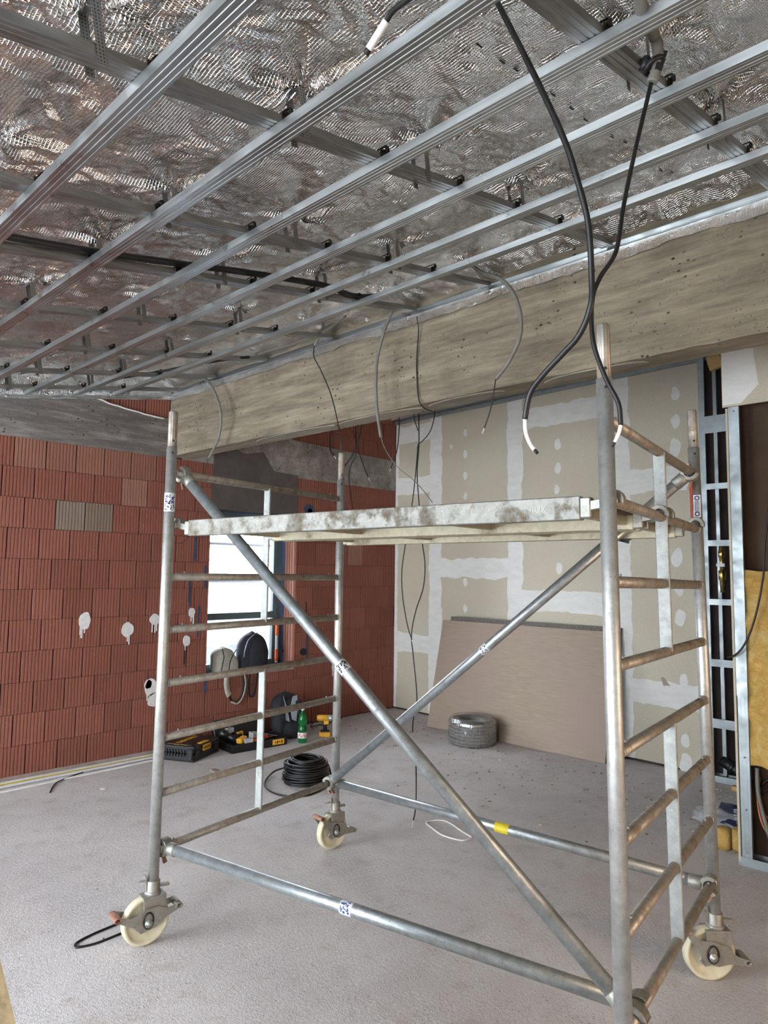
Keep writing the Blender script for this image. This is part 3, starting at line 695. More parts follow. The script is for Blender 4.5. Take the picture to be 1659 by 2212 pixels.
for z in (.08, .32, .62, 2.70): obj('screw', MB().lathe([(0, .003), (.005, .0015), (.006, 0)], 8, frame((1.65, YP-.005, z), (1, 0, 0), (0, 0, 1), (0, -1, 0))), M['zinc'], pt)
def batt(u, v):
    x = 1.672+u*.63; z = .575-.05*u+v*1.15+.02*noise.noise(V(u*6, v*14, 0)); e = min(u, 1-u, v, 1-v)
    return V(x, YP+.02-.02*min(1, e*12)-.028*noise.noise(V(u*4, v*9, 1))-.015*noise.noise(V(u*14, v*26, 1))-.05*max(0, .2-v), z)
b = MB().grid(batt, 40, 70); b.grid(lambda u, v: V(1.68+u*.61, YP+.1, .6+v*1.11), 1, 1)
tag(obj('insulation_batt', b, M['wool'], loc=(1.98, YP+.05, .58), recalc=False), 'yellow mineral wool batt filling the right-hand stud bay', 'insulation')
def cable(name, label, pts, r, mat, n=8, seg=8, cat='cable', grp=None, closed=False):
    P = spline(pts, n, closed); return tag(obj(name, MB().tube(P, r, seg, closed), M[mat], loc=P[0]), label, cat, grp)
def corr(name, label, pts, r, mat, n=60, parent=None, cat='conduit'):
    P = spline(pts, 12); L = sum((b-a).length for a, b in zip(P, P[1:])); m = int(L/.0055); Q = []
    # resample evenly
    acc = [0]
    for a, b in zip(P, P[1:]): acc.append(acc[-1]+(b-a).length)
    j = 0
    for i in range(m+1):
        s = L*i/m
        while j < len(P)-2 and acc[j+1] < s: j += 1
        t = (s-acc[j])/max(1e-9, acc[j+1]-acc[j]); Q.append(P[j].lerp(P[j+1], t))
    rs = [r*(1.0 if i % 2 else .86) for i in range(len(Q))]
    b = MB().tube(Q, rs, 10)
    if parent: return obj(name, b, M[mat], parent)
    return tag(obj(name, b, M[mat], loc=Q[0]), label, cat)
corr('corrugated_conduit', 'grey corrugated conduit hanging in front below the yellow insulation', [(1.70, YP+.05, .56), (1.705, YP+.04, .42), (1.745, YP+.02, .26), (1.79, YP, .12), (1.80, YP-.03, -.0+.02)], .013, 'conduit')
corr('corrugated_conduit', 'lower grey corrugated conduit curving behind the orange cables', [(1.695, YP+.09, .5), (1.70, YP+.08, .33), (1.74, YP+.07, .22), (1.80, YP+.06, .16), (1.9, YP+.06, .12)], .013, 'conduit')
cable('orange_cable', 'upper thin orange cable in the right stud bay', [(1.70, YP+.06, .55), (1.70, YP+.06, .4), (1.73, YP+.05, .31), (1.80, YP+.05, .24)], .005, 'copper')
cable('orange_cable', 'lower thin orange cable in the right stud bay', [(1.695, YP+.05, .5), (1.70, YP+.05, .33), (1.735, YP+.04, .22), (1.81, YP+.04, .15)], .005, 'copper')
for k, z in enumerate((.5, .45)): cable('dark_cable', ('upper', 'lower')[k]+' dark cable arching under the insulation batt', [(1.71, YP+.08, z-.05), (1.76, YP+.07, z), (1.86, YP+.06, z+.01)], .009, 'rubber')
cable('black_cable', 'black cable dangling across the yellow insulation to the stud frame', [AY(1662, 1085, YP-.06), AY(1652, 1180, YP-.06), AY(1648, 1250, YP-.06), AY(1632, 1330, YP-.06), AY(1612, 1385, YP-.05), AY(1592, 1412, YP-.04), AY(1572, 1421, YP-.03)], .006, 'rubber')

# ================================================================== rolling scaffold tower
B0 = dict(A=V(0, 0, .4), B=V(-.2393, 1.3293, .398), C=V(2.1191, .2794, .4131), D=V(1.9217, 1.5427, .3945))
LN = dict(A=V(-.0091, .0102, 1), B=V(-.0091, .0102, 1), C=V(-.0282, .0259, 1), D=V(-.0282, .0259, 1))
def SP(n, h): return B0[n]+LN[n]*h
tw = thing('scaffold_tower', 'wheeled aluminium scaffold tower with ladder frames, standing in the middle of the room', 'scaffold', (.95, .8, 0))
for n in 'ABCD':
    p = obj('post', MB().tube([SP(n, -.135), SP(n, 1.875)], .025, 24), M['tube'], tw)
    top = SP(n, 1.875)
    obj('spigot', MB().tube([top-LN[n]*.02, SP(n, 2.045), SP(n, 2.052)], [.0215, .0215, .018], 48, flute=.002, fn=12), M['rung'], p)
    d = (CAM-SP(n, 1.85)); d.z = 0; d.normalize(); sd = V(-d.y, d.x, 0)
    for h in (1.845, 1.905):
        q = SP(n, h)+d*(.0235 if h < 1.875 else .0195)+sd*.004
        obj('pin_hole', MB().lathe([(0, .002), (.0048, .002), (.0048, -.002)], 10, frame(q, sd, (0, 0, 1), d)), M['ink'], p)
for a, c2 in (('A', 'B'), ('C', 'D')):
    for k in range(8):
        p, q = SP(a, .25*k), SP(c2, .25*k); t = (q-p).normalized()
        r = obj('rung', MB().tube([p+t*.02, q-t*.02], .0186, 40, flute=.0016, fn=20), M['rung'], tw)
        for f in (.08, .92):
            w = p.lerp(q, f); obj('stud_pin', MB().tube([w+V(0, 0, .015), w+V(0, 0, .026)], .004, 8), M['plate'], r)
        for w, s in ((p, 1), (q, -1)):
            obj('weld', MB().tube([w+t*s*.021, w+t*s*.026, w+t*s*.031], [.0215, .0205, .0178], 20), M['tube'], r)
    for lo, hi in ((0, 3), (4, 7)):
        p0 = SP(a, .25*lo).lerp(SP(c2, .25*lo), .5); p1 = SP(a, .25*hi).lerp(SP(c2, .25*hi), .5)
        t = (SP(c2, 0)-SP(a, 0)); t.z = 0; t.normalize(); u = V(t.y, -t.x, 0)
        obj('stile_plate', MB().bar(p0, p1, .013, .046, u), M['plate'], tw, bevel=.003)
def claw(parent, w, axis, away):
    axis = axis.normalized(); away = (away-axis*away.dot(axis)).normalized(); side = axis.cross(away)
    Mx = frame(w, away, side, axis)
    poly = [(.041*math.cos(a), .041*math.sin(a)) for a in [math.radians(x) for x in range(-130, 131, 20)]]+[(.022*math.cos(a), .022*math.sin(a)) for a in [math.radians(x) for x in range(130, -131, -20)]]
    c = obj('claw_coupler', MB().prism(poly, Mx @ Matrix.Translation((0, 0, -.024)), .048).tube([w+away*.03, w+away*.085], .0285, 16), M['cast'], parent, bevel=.003)
    lab(obj('release_latch', MB().bar(w+V(0, 0, -.045)-away*.005, w+V(0, 0, -.068)+away*.012, .018, .01), M['rust'], c), 'reddish release latch')
def brace(name, label, a, ah, av, c2, ch, cv, sticker=None):
    oth = dict(A='B', B='A', C='D', D='C')
    def onr(n, h, v): p, q = SP(n, h), SP(oth[n], h); t = (q-p).normalized(); return p+t*v, t
    p, ta = onr(a, ah, av); q, tb = onr(c2, ch, cv); d = (q-p).normalized()
    o = lab(obj(name, MB().tube([p+d*.06, q-d*.06], .025, 24), M['galv'], tw), label)
    claw(o, p, ta, d); claw(o, q, tb, -d)
    if sticker:
        for f, w, mt in sticker:
            m = p.lerp(q, f); obj('sticker', MB().tube([m-d*w/2, m+d*w/2], .0256, 24, cap=False), M[mt], o, recalc=False)
    return o
d1 = brace('diagonal_brace', 'front diagonal tube falling from upper left to lower right', 'A', 1.75, .075, 'C', .0, .10, [(.485, .05, 'sticker')])
d2 = brace('diagonal_brace', 'rear diagonal tube rising from lower left to upper right', 'B', 0, .06, 'D', 1.75, .09, [(.51, .05, 'sticker')])
h1 = brace('horizontal_brace', 'front bottom tube', 'A', 0, .055, 'C', 0, .165, [(.497, .055, 'sticker')])
h2 = brace('horizontal_brace', 'rear bottom tube with yellow tape', 'B', 0, .03, 'D', 0, .06, [(.547, .08, 'yeltape')])
# print on the stickers and tape
def wrapmarks(o, p, d, mat, n, w, seed):
    rnd = random.Random(seed); d = d.normalized(); vw = (CAM-p); vw = (vw-d*vw.dot(d)).normalized(); sd = d.cross(vw); b = MB()
    for i in range(n):
        a = rnd.uniform(-.9, .9); m = p+d*rnd.uniform(-w/2, w/2)*.8; nn = vw*math.cos(a)+sd*math.sin(a); tt = sd*math.cos(a)-vw*math.sin(a)
        b.box(m+nn*.0262, (rnd.uniform(.003, .008), rnd.uniform(.003, .006), .0006), Matrix((d, tt, nn)).transposed())
    obj('print', b, M[mat], o)
pp, qq = SP('A', 0), SP('C', 0); tA = (SP('B', 0)-SP('A', 0)).normalized(); tC = (SP('D', 0)-SP('C', 0)).normalized()
m = (pp+tA*.055).lerp(qq+tC*.165, .497); wrapmarks(h1, m, qq-pp, 'blueink', 40, .05, 3)
m = (SP('A', 1.75)+tA*.075).lerp(qq+tC*.10, .485); wrapmarks(d1, m, qq-SP('A', 1.75), 'ink', 34, .045, 4)
m = (SP('B', 0)-tA*.06).lerp(SP('D', 1.75)-tC*.09, .51); wrapmarks(d2, m, SP('D', 1.75)-SP('B', 0), 'ink', 18, .045, 5)
# stickers on the posts
post = [o for o in tw.children if o.name.startswith('post')]
def postlabel(po, n, h0, h1, mat, marks):
    p, q = SP(n, h0), SP(n, h1); o = obj('sticker', MB().tube([p, q], .0255, 24, cap=False), M[mat], po, recalc=False)
    d = q-p
    for mt, k, sd in marks: wrapmarks(po, p.lerp(q, .5), d, mt, k, d.length, sd)
postlabel(post[0], 'A', 1.56, 1.65, 'sticker', (('blueink', 40, 1), ('ink', 30, 2)))
v = (CAM-SP('D', 1.45)); v.z = 0; v.normalize(); sd = V(-v.y, v.x, 0)
q = SP('D', 1.604)+v*.0262
lab(obj('sticker', MB().box(q+sd*.004, (.03, .001, .1), Matrix((sd, v, V(0, 0, 1))).transposed()), M['sticker'], post[3]), 'white inspection sticker')
b = MB()
for k in range(5): b.box(q+sd*(.004+.004*(k-2))+v*.0008-V(0, 0, .002), (.0018, .0006, .05), Matrix((sd, v, V(0, 0, 1))).transposed())
for z in (-.036, .036): b.lathe([(.006, 0), (.011, 0), (.011, .0006), (.006, .0006)], 12, frame(q+sd*.004+V(0, 0, z)+v*.0006, sd, (0, 0, 1), v))
obj('print', b, M['blueink'], post[3])
lab(obj('sticker', MB().box(SP('D', 1.62)+(v-sd*.9).normalized()*.026, (.012, .001, .16), Matrix((sd, v, V(0, 0, 1))).transposed()), M['red'], post[3]), 'red warning strip')
# casters
def caster(n, ang, trail=.03, tilt=0):
    ct, st = math.cos(tilt), math.sin(tilt)
    def rt(x, y): return (x*ct-y*st, x*st+y*ct)
    bp = SP(n, -.135); ax = V(math.cos(ang), math.sin(ang), 0); tr = V(-math.sin(ang), math.cos(ang), 0)   # axle direction, rolling direction
    hub = V(bp.x, bp.y, .106)-tr*trail
    f = MB()
    def Z(o, z): return frame(o, (1, 0, 0), (0, 1, 0), (0, 0, 1))
    f.lathe([(0, bp.z+.01), (.031, bp.z+.01), (.031, bp.z-.035), (.037, bp.z-.04), (.037, bp.z-.052), (0, bp.z-.052)], 24, Matrix.Translation((bp.x, bp.y, 0)))
    ft = bp.z-.05
    f.box(V(bp.x, bp.y, ft-.008), (.07, .105, .012), Matrix((ax, tr, V(0, 0, 1))).transposed())
    side = [(-.052, ft-.012), (.052, ft-.012), (.055, ft-.055), (.035, ft-.075), (.045, .085), (-.03, .065), (-.055, .09), (-.05, ft-.07)]
    for s in (-1, 1):
        f.prism([(x-(trail if z < .12 else 0), z) for x, z in side], frame(V(bp.x, bp.y, 0)+ax*(s*.034-.002), tr, (0, 0, 1), ax), .004)
    fk = obj('caster_fork', f, M['cast'], tw, bevel=.0015)
    Mw = frame(hub, tr, (0, 0, 1), ax)
    obj('wheel', MB().lathe([(.0, -.012), (.05, -.012), (.085, -.014), (.09, -.022), (.1, -.022), (.106, -.014), (.106, .014), (.1, .022), (.09, .022), (.085, .014), (.05, .012), (0, .012)], 40, Mw), M['nylon'], fk)
    br = MB()
    for s in (-1, 1):
        pl = [(-.02, -.035), (.035, -.025), (.075, .005), (.135, .025), (.135, .05), (.08, .045), (.045, .065), (-.01, .06), (-.075, .04), (-.125, .055), (-.125, .03), (-.07, .0)]
        br.prism([rt(*p_) for p_ in pl], frame(hub+ax*(s*.041-.0015), tr, (0, 0, 1), ax), .003)
    pd = obj('brake_pedal', br, M['cast'], fk)
    for e, z in (rt(.142, .04), rt(-.133, .046)):
        ring = [(e+.017*math.cos(a), z+.012*math.sin(a)) for a in [2*math.pi*i/14 for i in range(14)]]
        inn = [(e+.013*math.cos(a), z+.008*math.sin(a)) for a in [2*math.pi*i/14 for i in range(14)]]
        b = MB(); Mr = frame(hub, tr, (0, 0, 1), ax)
        for w0 in (-.044, .044): pass
        vs = [Mr @ V(x, y, w) for w in (-.045, .045) for x, y in ring]+[Mr @ V(x, y, w) for w in (-.045, .045) for x, y in inn]
        fs = []
        for i in range(14):
            j = (i+1) % 14; fs += [(i, j, 14+j, 14+i), (28+i, 42+i, 42+j, 28+j), (i, 28+i, 28+j, j), (14+i, 14+j, 42+j, 42+i)]
        b.add(vs, fs, True); obj('pedal_loop', b, M['rust' if e < 0 else 'cast'], fk)
    obj('axle_bolt', MB().lathe([(.0, .056), (.009, .056), (.009, .05), (.018, .05), (.02, .044), (.02, -.05), (0, -.05)], 8, Mw), M['tube'], fk)
    obj('slot_ring', MB().tube([hub+V(0, 0, .012)+ax*.045+tr*.022*math.cos(a)+V(0, 0, 1)*.034*math.sin(a) for a in [2*math.pi*i/20 for i in range(20)]], .004, 6, True), M['black'], fk)
    obj('stem_clamp', MB().bar(bp+tr*.025+V(0, 0, -.02), bp+tr*.075+V(0, 0, -.026), .02, .014), M['cast'], fk, bevel=.001)
    obj('stem_latch', MB().bar(bp-tr*.028+V(0, 0, -.045), bp-tr*.036+V(0, 0, .035), .022, .005, tr).tube([bp-tr*.03+V(0, 0, .012), bp-tr*.075+V(0, 0, .014)], .004, 8), M['cast'], fk)
caster('A', math.radians(-8), .03); caster('B', math.radians(-4), .02, -.42); caster('C', math.radians(-30)); caster('D', math.radians(-46), .03, -.42)
# platforms hooked over the seventh rungs
O6 = SP('A', 1.5); U6 = (SP('C', 1.5)-O6); LU = U6.length; U6.normalize(); V6 = V(-U6.y, U6.x, 0).normalized(); N6 = U6.cross(V6)
def PQ(u, v, z): return O6+U6*u+V6*v+V(0, 0, z)
def platform(label, v0, v1, mats):
    t = thing('scaffold_platform', label, 'platform', PQ(LU/2, (v0+v1)/2, -.05), 'scaffold platforms')
    for v, mt in ((v0+.02, mats[0]), (v1-.02, mats[1])):
        s = obj('side_beam', MB().bar(PQ(.1, v, -.018), PQ(LU-.1, v, -.018), .04, .076, N6), M[mt], t, bevel=.003)
        for u in (.085, LU-.085): obj('beam_end', MB().bar(PQ(u-.018, v, -.018), PQ(u+.018, v, -.018), .034, .066, N6), M['cast'], s, bevel=.004)
        for u0, s_ in ((0, 1), (LU, -1)):
            skew = (SP('B', 1.5)-SP('A', 1.5)) if u0 == 0 else (SP('D', 1.5)-SP('C', 1.5)); du = (skew.dot(U6)/skew.dot(V6))*v
            c = PQ(u0+du, v, 0)
            poly = [(.036*math.cos(a), .036*math.sin(a)) for a in [math.radians(x) for x in range(-20, 181, 20)]]+[(.019*math.cos(a), .019*math.sin(a)) for a in [math.radians(x) for x in range(180, -21, -20)]]
            obj('hook', MB().prism(poly, frame(c-V6*.014, U6*-s_, V(0, 0, 1), V6*1), .028).bar(c+U6*s_*.024+V(0, 0, -.005), c+U6*s_*.09+V(0, 0, -.015), .028, .03, N6), M['cast'], s, bevel=.002)
    obj('deck', MB().bar(PQ(.1, (v0+v1)/2, .005), PQ(LU-.1, (v0+v1)/2, .005), v1-v0-.08, .012, N6), M['ply'], t)
    for u in (.14, .7, 1.4, LU-.14): obj('cross_member', MB().bar(PQ(u, v0+.04, -.02), PQ(u, v1-.04, -.02), .03, .035, N6), M['deckbeam2'], t)
    return t
p1 = platform('cement-stained platform on the near side of the scaffold tower', .035, .635, ('deckbeam', 'deckbeam2'))
p2 = platform('pale platform on the far side of the tower, behind the cement-stained one', .675, 1.275, ('deckbeam2', 'deckbeam2'))
text('RUX', .03, frame(PQ(LU-.24, .0342, -.018), U6, V(0, 0, 1), -V6), M['cast'], p1, 'embossed_lettering', .0008)
lab(obj('tape_patch', MB().box(PQ(LU-.33, 1.274, -.03), (.05, .003, .085), Matrix((U6, V6, V(0, 0, 1))).transposed() @ Matrix.Rotation(.3, 3, 'Y')), M['black'], p2), 'black tape patch')
obj('tape_patch', MB().box(PQ(LU-.33, 1.25, -.058), (.05, .05, .003), Matrix((U6, V6, V(0, 0, 1))).transposed()), M['black'], p2)

# ================================================================== cables and conduits hanging from the ceiling
def hang(name, label, pts, r, mat, tip=None, cat='cable', seg=8):
    P = [AY(*p) for p in pts]; o = cable(name, label, P, r, mat, 8, seg, cat)
    if tip:
        tm, tr, tp = tip; Q = spline([AY(*p) for p in tp], 6)
        lab(obj('stripped_end', MB().tube(Q, tr, 8), M[tm], o), 'stripped pale end')
        e = Q[-1]; d = (Q[-1]-Q[-2]).normalized(); obj('wire_end', MB().tube([e-d*.004, e+d*.012], tr*.8, 8), M['ink'], o)
    return o
hang('black_cable', 'thick black cable hanging from the ceiling, its white end left of the near scaffold post',
     [(1060, -30, -.28), (1072, 0, -.28), (1128, 110, -.27), (1180, 215, -.26), (1222, 310, -.25), (1243, 375, -.24), (1270, 480, -.22), (1278, 600, -.2), (1276, 660, -.2), (1252, 722, -.19), (1215, 765, -.18), (1175, 808, -.17), (1145, 850, -.16), (1134, 905, -.15)], .0075, 'rubber',
     ('white', .0055, [(1134, 905, -.15), (1136, 935, -.15), (1146, 960, -.15), (1155, 972, -.15)]))
hang('black_cable', 'black cable from the tied conduit, its white end crossing the near scaffold post',
     [(1409, 165, .16), (1404, 190, .16), (1372, 325, .12), (1348, 440, .08), (1336, 520, .03), (1325, 556, 0), (1296, 600, -.06), (1279, 648, -.1), (1279, 720, -.12), (1290, 770, -.12), (1312, 825, -.12), (1336, 872, -.12), (1341, 918, -.12)], .006, 'rubber',
     ('white', .0045, [(1341, 918, -.12), (1336, 938, -.12), (1328, 955, -.12)]))
P = [AC(1378, -25, .05), AC(1390, 30, .03), AY(1412, 75, .13), AY(1421, 105, .15), AY(1420, 140, .16), AY(1409, 178, .16)]
tc = corr('corrugated_conduit', 'thick grey corrugated conduit tied with black strap at the top right', P, .0165, 'conduit')
c = AY(1416, 140, .155)
b = MB().tube([c+V(.024*math.cos(a)-.004, .02*math.sin(a), .012*math.cos(a)) for a in [2*math.pi*i/16 for i in range(16)]], .007, 6, True)
b.ell(AY(1394, 138, .16), (.022, .018, .02), None, 10, 7, lambda p: p*(1+.3*noise.noise(p*3))); b.bar(AY(1434, 110, .16), AY(1422, 150, .15), .006, .02)
obj('black_strap', b, M['black'], tc)
hang('black_cable', 'short cable with white sleeve hanging at the top left of the ceiling', [(905, -20, -.75), (880, 0, -.74), (850, 22, -.73), (835, 45, -.72)], .006, 'rubber', ('white', .008, [(835, 45, -.72), (818, 72, -.72), (797, 106, -.72)]))
def conduit_drop(label1, label2, cp, wp, cr=.012, wr=.0035, tip=True, ymat='conduit', wmat='rubber'):
    corr('corrugated_conduit', label1, [AY(*p) for p in cp], cr, ymat)
    P = [AY(*p) for p in wp]; o = cable('thin_wire', label2, P, wr, wmat)
    if tip: d = (P[-1]-P[-2]).normalized(); obj('stripped_end', MB().tube([P[-1], P[-1]+d*.03], wr*.9, 6), M['white'], o)
conduit_drop('grey corrugated conduit arching in front of the beam centre', 'black wire leaving the arching conduit in front of the beam',
   [(1020, 575, 1.5), (1045, 590, 1.45), (1080, 602, 1.42), (1108, 632, 1.4), (1124, 680, 1.4), (1122, 730, 1.4), (1098, 782, 1.42), (1071, 818, 1.43)], [(1071, 816, 1.43), (1066, 850, 1.43), (1058, 890, 1.43), (1046, 925, 1.43)])
conduit_drop('grey conduit hanging down the beam left of its middle', 'pale twisted wire from the conduit left of the beam middle',
   [(862, 660, 1.55), (846, 676, 1.52), (830, 715, 1.5), (815, 775, 1.5), (812, 830, 1.5), (815, 890, 1.5), (823, 945, 1.5)], [(823, 943, 1.5), (832, 970, 1.5), (858, 1008, 1.52), (890, 1034, 1.55), (913, 1058, 1.56), (934, 1086, 1.58)], .011, .0025, False, 'conduit', 'conduit')
conduit_drop('short grey conduit stub below the edge channel', 'thin black wire hanging from the short conduit stub',
   [(698, 705, 1.56), (690, 725, 1.55), (680, 746, 1.55)], [(680, 744, 1.55), (678, 770, 1.55), (693, 800, 1.55), (714, 850, 1.55), (728, 905, 1.56), (736, 950, 1.56), (738, 986, 1.57)], .011, .004, False)
conduit_drop('grey conduit curving down in front of the beam near the brick wall', 'thin wire below the conduit near the brick wall',
   [(430, 818, 1.55), (447, 822, 1.53), (466, 852, 1.52), (477, 895, 1.52), (472, 945, 1.54), (451, 990, 1.56)], [(451, 988, 1.56), (440, 1030, 1.57), (425, 1110, 1.58), (412, 1150, 1.56), (395, 1172, 1.54), (378, 1172, 1.53)], .0115, .0025, False)
cable('thin_wire', 'thin black wire hanging over the beam face and under its soffit', [AY(900, 684, 1.6), AY(904, 715, 1.63), AY(900, 780, 1.645), AY(903, 850, 1.645), AY(912, 878, 1.65), AZ(938, 890, 2.745)], .004, 'rubber')
# wires behind the beam, near the plasterboard wall
YW = 4.35
def wire(label, pts, r=.005, y=YW, mat='rubber', tip=None):
    P = [AY(px, py, y) for px, py in pts]; o = cable('thin_wire', label, P, r, mat)
    if tip: d = (P[-1]-P[-2]).normalized(); obj('stripped_end', MB().tube([P[-1], P[-1]+d*tip], r*.9, 6), M['white'], o)
wire('long black wire hanging to the floor behind the scaffold, right strand', [(904, 870), (905, 960), (901, 1020), (905, 1085), (912, 1170), (918, 1220), (914, 1270), (898, 1320), (889, 1370), (893, 1420), (899, 1480), (900, 1520), (892, 1560), (893, 1620), (898, 1660)], .006, 4.0)
wire('long black wire behind the scaffold, left strand with white tip', [(903, 960), (898, 1020), (890, 1090), (875, 1180), (868, 1235), (870, 1290), (880, 1350), (890, 1382)], .006, 4.0, 'rubber', .05)
hang('thin_wire', 'black wire rising from the floor under the rear bottom tube', [(898, 1640, 2.35), (899, 1680, 2.3), (898, 1740, 2.1), (893, 1772, 1.95)], .005, 'rubber', ('white', .003, [(893, 1772, 1.95), (889, 1790, 1.92)]))
wire('short black wire beside the plasterboard corner with white tip', [(862, 880), (862, 930), (857, 975), (844, 1012)], .006, 4.4, 'rubber', .04)
wire('black wire loop bending left behind the beam', [(938, 870), (939, 895), (930, 930), (915, 950), (903, 960)], .005, 4.0, 'rubber', .04)
wire('black wire strand behind the beam above the left scaffold post', [(893, 880), (895, 905), (903, 930)], .005, 4.0)
wire('black wire by the brick gable, leftmost behind the beam', [(717, 920), (713, 950), (714, 972), (722, 985)], .006, 3.2, 'rubber', .04)
wire('black wire in the middle of those by the brick gable', [(782, 915), (775, 950), (760, 985), (744, 1008)], .007, 3.2)
wire('thin black wire falling past the brick gable to the platform', [(768, 920), (769, 980), (758, 1005), (754, 1030), (758, 1070), (762, 1100)], .006, 3.2)
wire('black wire by the brick gable with white tip, rightmost', [(762, 930), (775, 975), (787, 1010), (796, 1032)], .004, 3.2, 'rubber', .04)
# black conduit lying on the fourth cross channel
P = [V(MX[3]+.052, y, zc(y)+.075+.012*math.sin(y*3)) for y in (-1.2, -.8, -.45, -.1, .25, .6, .85)]
P += [V(MX[3]+.03, 1.05, zc(1.05)+.06), V(MX[3]+.01, 1.3, zc(1.3)+.09)]
corr('corrugated_conduit', 'black corrugated conduit lying along the fourth cross channel', P, .017, 'black')
cable('grey_cable', 'grey cable pair lying above the edge channel near the beam', [V(-1.35, 1.45, zc(1.45)+.05), V(-1.0, 1.52, zc(1.52)+.06), V(-.6, 1.5, zc(1.5)+.07), V(-.3, 1.4, zc(1.4)+.08)], .009, 'conduit')
cable('black_cable', 'black cable bundle lying over the channels near the brick wall corner', [V(-2.6, .9, zc(.9)+.07), V(-2.2, 1.1, zc(1.1)+.065), V(-1.75, 1.28, zc(1.28)+.06), V(-1.5, 1.35, zc(1.35)+.04), V(-1.47, 1.45, zc(1.45)+.05)], .011, 'rubber')

# ================================================================== leaning boards and coils by the plasterboard wall
def leaning(name, label, x0, x1, yb, yt, h, th, mat, cat):
    a = math.asin((yt-yb)/h); up = V(0, math.sin(a), math.cos(a)); n = V(0, -math.cos(a), math.sin(a))
    b = MB().prism([(x0, 0), (x1, 0), (x1+.0, h), (x0-.0, h)], frame(V(0, yb, .003), (1, 0, 0), up, -n), th)
    return tag(obj(name, b, M[mat], loc=((x0+x1)/2, yb, 0), bevel=.001), label, cat)
leaning('leaning_board', 'large tan board leaning on the plasterboard wall behind the grey coil', -2.06, .03, 4.33, 4.60, 1.18, .0125, 'board', 'board')
leaning('leaning_board', 'second board with dark top edge standing behind the large tan board', -1.97, .06, 4.357, 4.634, 1.222, .012, 'boardedge', 'board')
# wrapped coil of grey conduit
cc = AZ(1021, 1592); cc = V(-1.26, 4.09, 0)
co = thing('conduit_coil', 'coil of grey conduit wrapped in clear film on the floor by the tan board', 'conduit coil', cc)
for ly in range(7):
    R0 = .215+.008*math.sin(ly*2.1)
    b = MB()
    P = []; nn = 200
    b.tube([cc+V(R0*math.cos(a), R0*math.sin(a), .018+ly*.032) for a in [2*math.pi*i/nn for i in range(nn)]], [.0175 if i % 4 < 2 else .0115 for i in range(nn)], 8, True)
    obj('conduit_turn', b, M['conduit'], co)
obj('inner_winding', MB().lathe([(.195, .0), (.14, .01), (.13, .05), (.13, .2), (.145, .238), (.2, .245)], 40, Matrix.Translation(cc)), M['conduit'], co)
def wrap(u, v):
    a = 2*math.pi*u; r = .238+.004*noise.noise(V(math.cos(a)*4, math.sin(a)*4, v*3)); prof = [(.15, .252), (.215, .262), (r+.002, .225), (r+.004, .12), (r, .02), (.21, .001)]
    k = v*(len(prof)-1); i = min(int(k), len(prof)-2); t = k-i; R1 = prof[i][0]*(1-t)+prof[i+1][0]*t; z = prof[i][1]*(1-t)+prof[i+1][1]*t
    R1 += .0035*noise.noise(V(math.cos(a)*14, math.sin(a)*14, v*5))
    return cc+V(R1*math.cos(a), R1*math.sin(a), z)
def m_film():
    t = NT('clear_film'); t.n.remove(t.b); o = t.n['Material Output']
    a = t.n.new('ShaderNodeBsdfTransparent'); g = t.n.new('ShaderNodeBsdfGlossy'); g.inputs['Roughness'].default_value = .16; d = t.n.new('ShaderNodeBsdfDiffuse'); d.inputs[0].default_value = (.7, .72, .75, 1)
    nm = t.bump(t.noise(40, 4, .6, t.mapped((1, 1, .3))), .6, .01); t.L(nm, g.inputs['Normal'])
    m1 = t.n.new('ShaderNodeMixShader'); m1.inputs[0].default_value = .3; m2 = t.n.new('ShaderNodeMixShader'); m2.inputs[0].default_value = .05
    t.L(a.outputs[0], m1.inputs[1]); t.L(g.outputs[0], m1.inputs[2]); t.L(m1.outputs[0], m2.inputs[1]); t.L(d.outputs[0], m2.inputs[2]); t.L(m2.outputs[0], o.inputs[0])
    return t.m
M['film'] = m_film()
lab(obj('plastic_wrap', MB().grid(wrap, 96, 20), M['film'], co, recalc=False), 'clear plastic film')
# coil of black cable
kc = V(-1.42, 2.08, 0); rnd = random.Random(4); P = []
co2 = thing('cable_coil', 'coil of black cable on the floor behind the left ladder frame', 'cable coil', kc)
for ly in range(13):
    r = .185-.022*abs(ly-4)/8-.003*rnd.random()-(.03 if ly > 10 else 0); ph = rnd.uniform(0, 6)
    Q = [kc+V(r*math.cos(a)+.006*math.cos(3*a+ph), r*math.sin(a)+.006*math.sin(2*a+ph), .009+ly*.0142+.005*math.sin(a*2+ph)) for a in [2*math.pi*i/60 for i in range(60)]]
    obj('cable_turn', MB().tube(Q, .0085, 8, True), M['rubber'], co2)
    Q = [kc+V((r-.02)*math.cos(a), (r-.02)*math.sin(a), .009+ly*.0142+.004*math.sin(a*3+ph)) for a in [2*math.pi*i/48 for i in range(48)]]
    obj('cable_turn', MB().tube(Q, .0085, 6, True), M['rubber'], co2)
obj('loose_end', MB().tube(spline([kc+V(-.13, -.12, .1), AZ(590, 1668, .03), AZ(572, 1690, .01), AZ(580, 1706, .008), AZ(610, 1718, .008), AZ(655, 1719, .008), AZ(690, 1708, .008), AZ(712, 1692, .01), AZ(715, 1675, .03), kc+V(.1, .15, .12)], 8), .0075, 8), M['rubber'], co2)

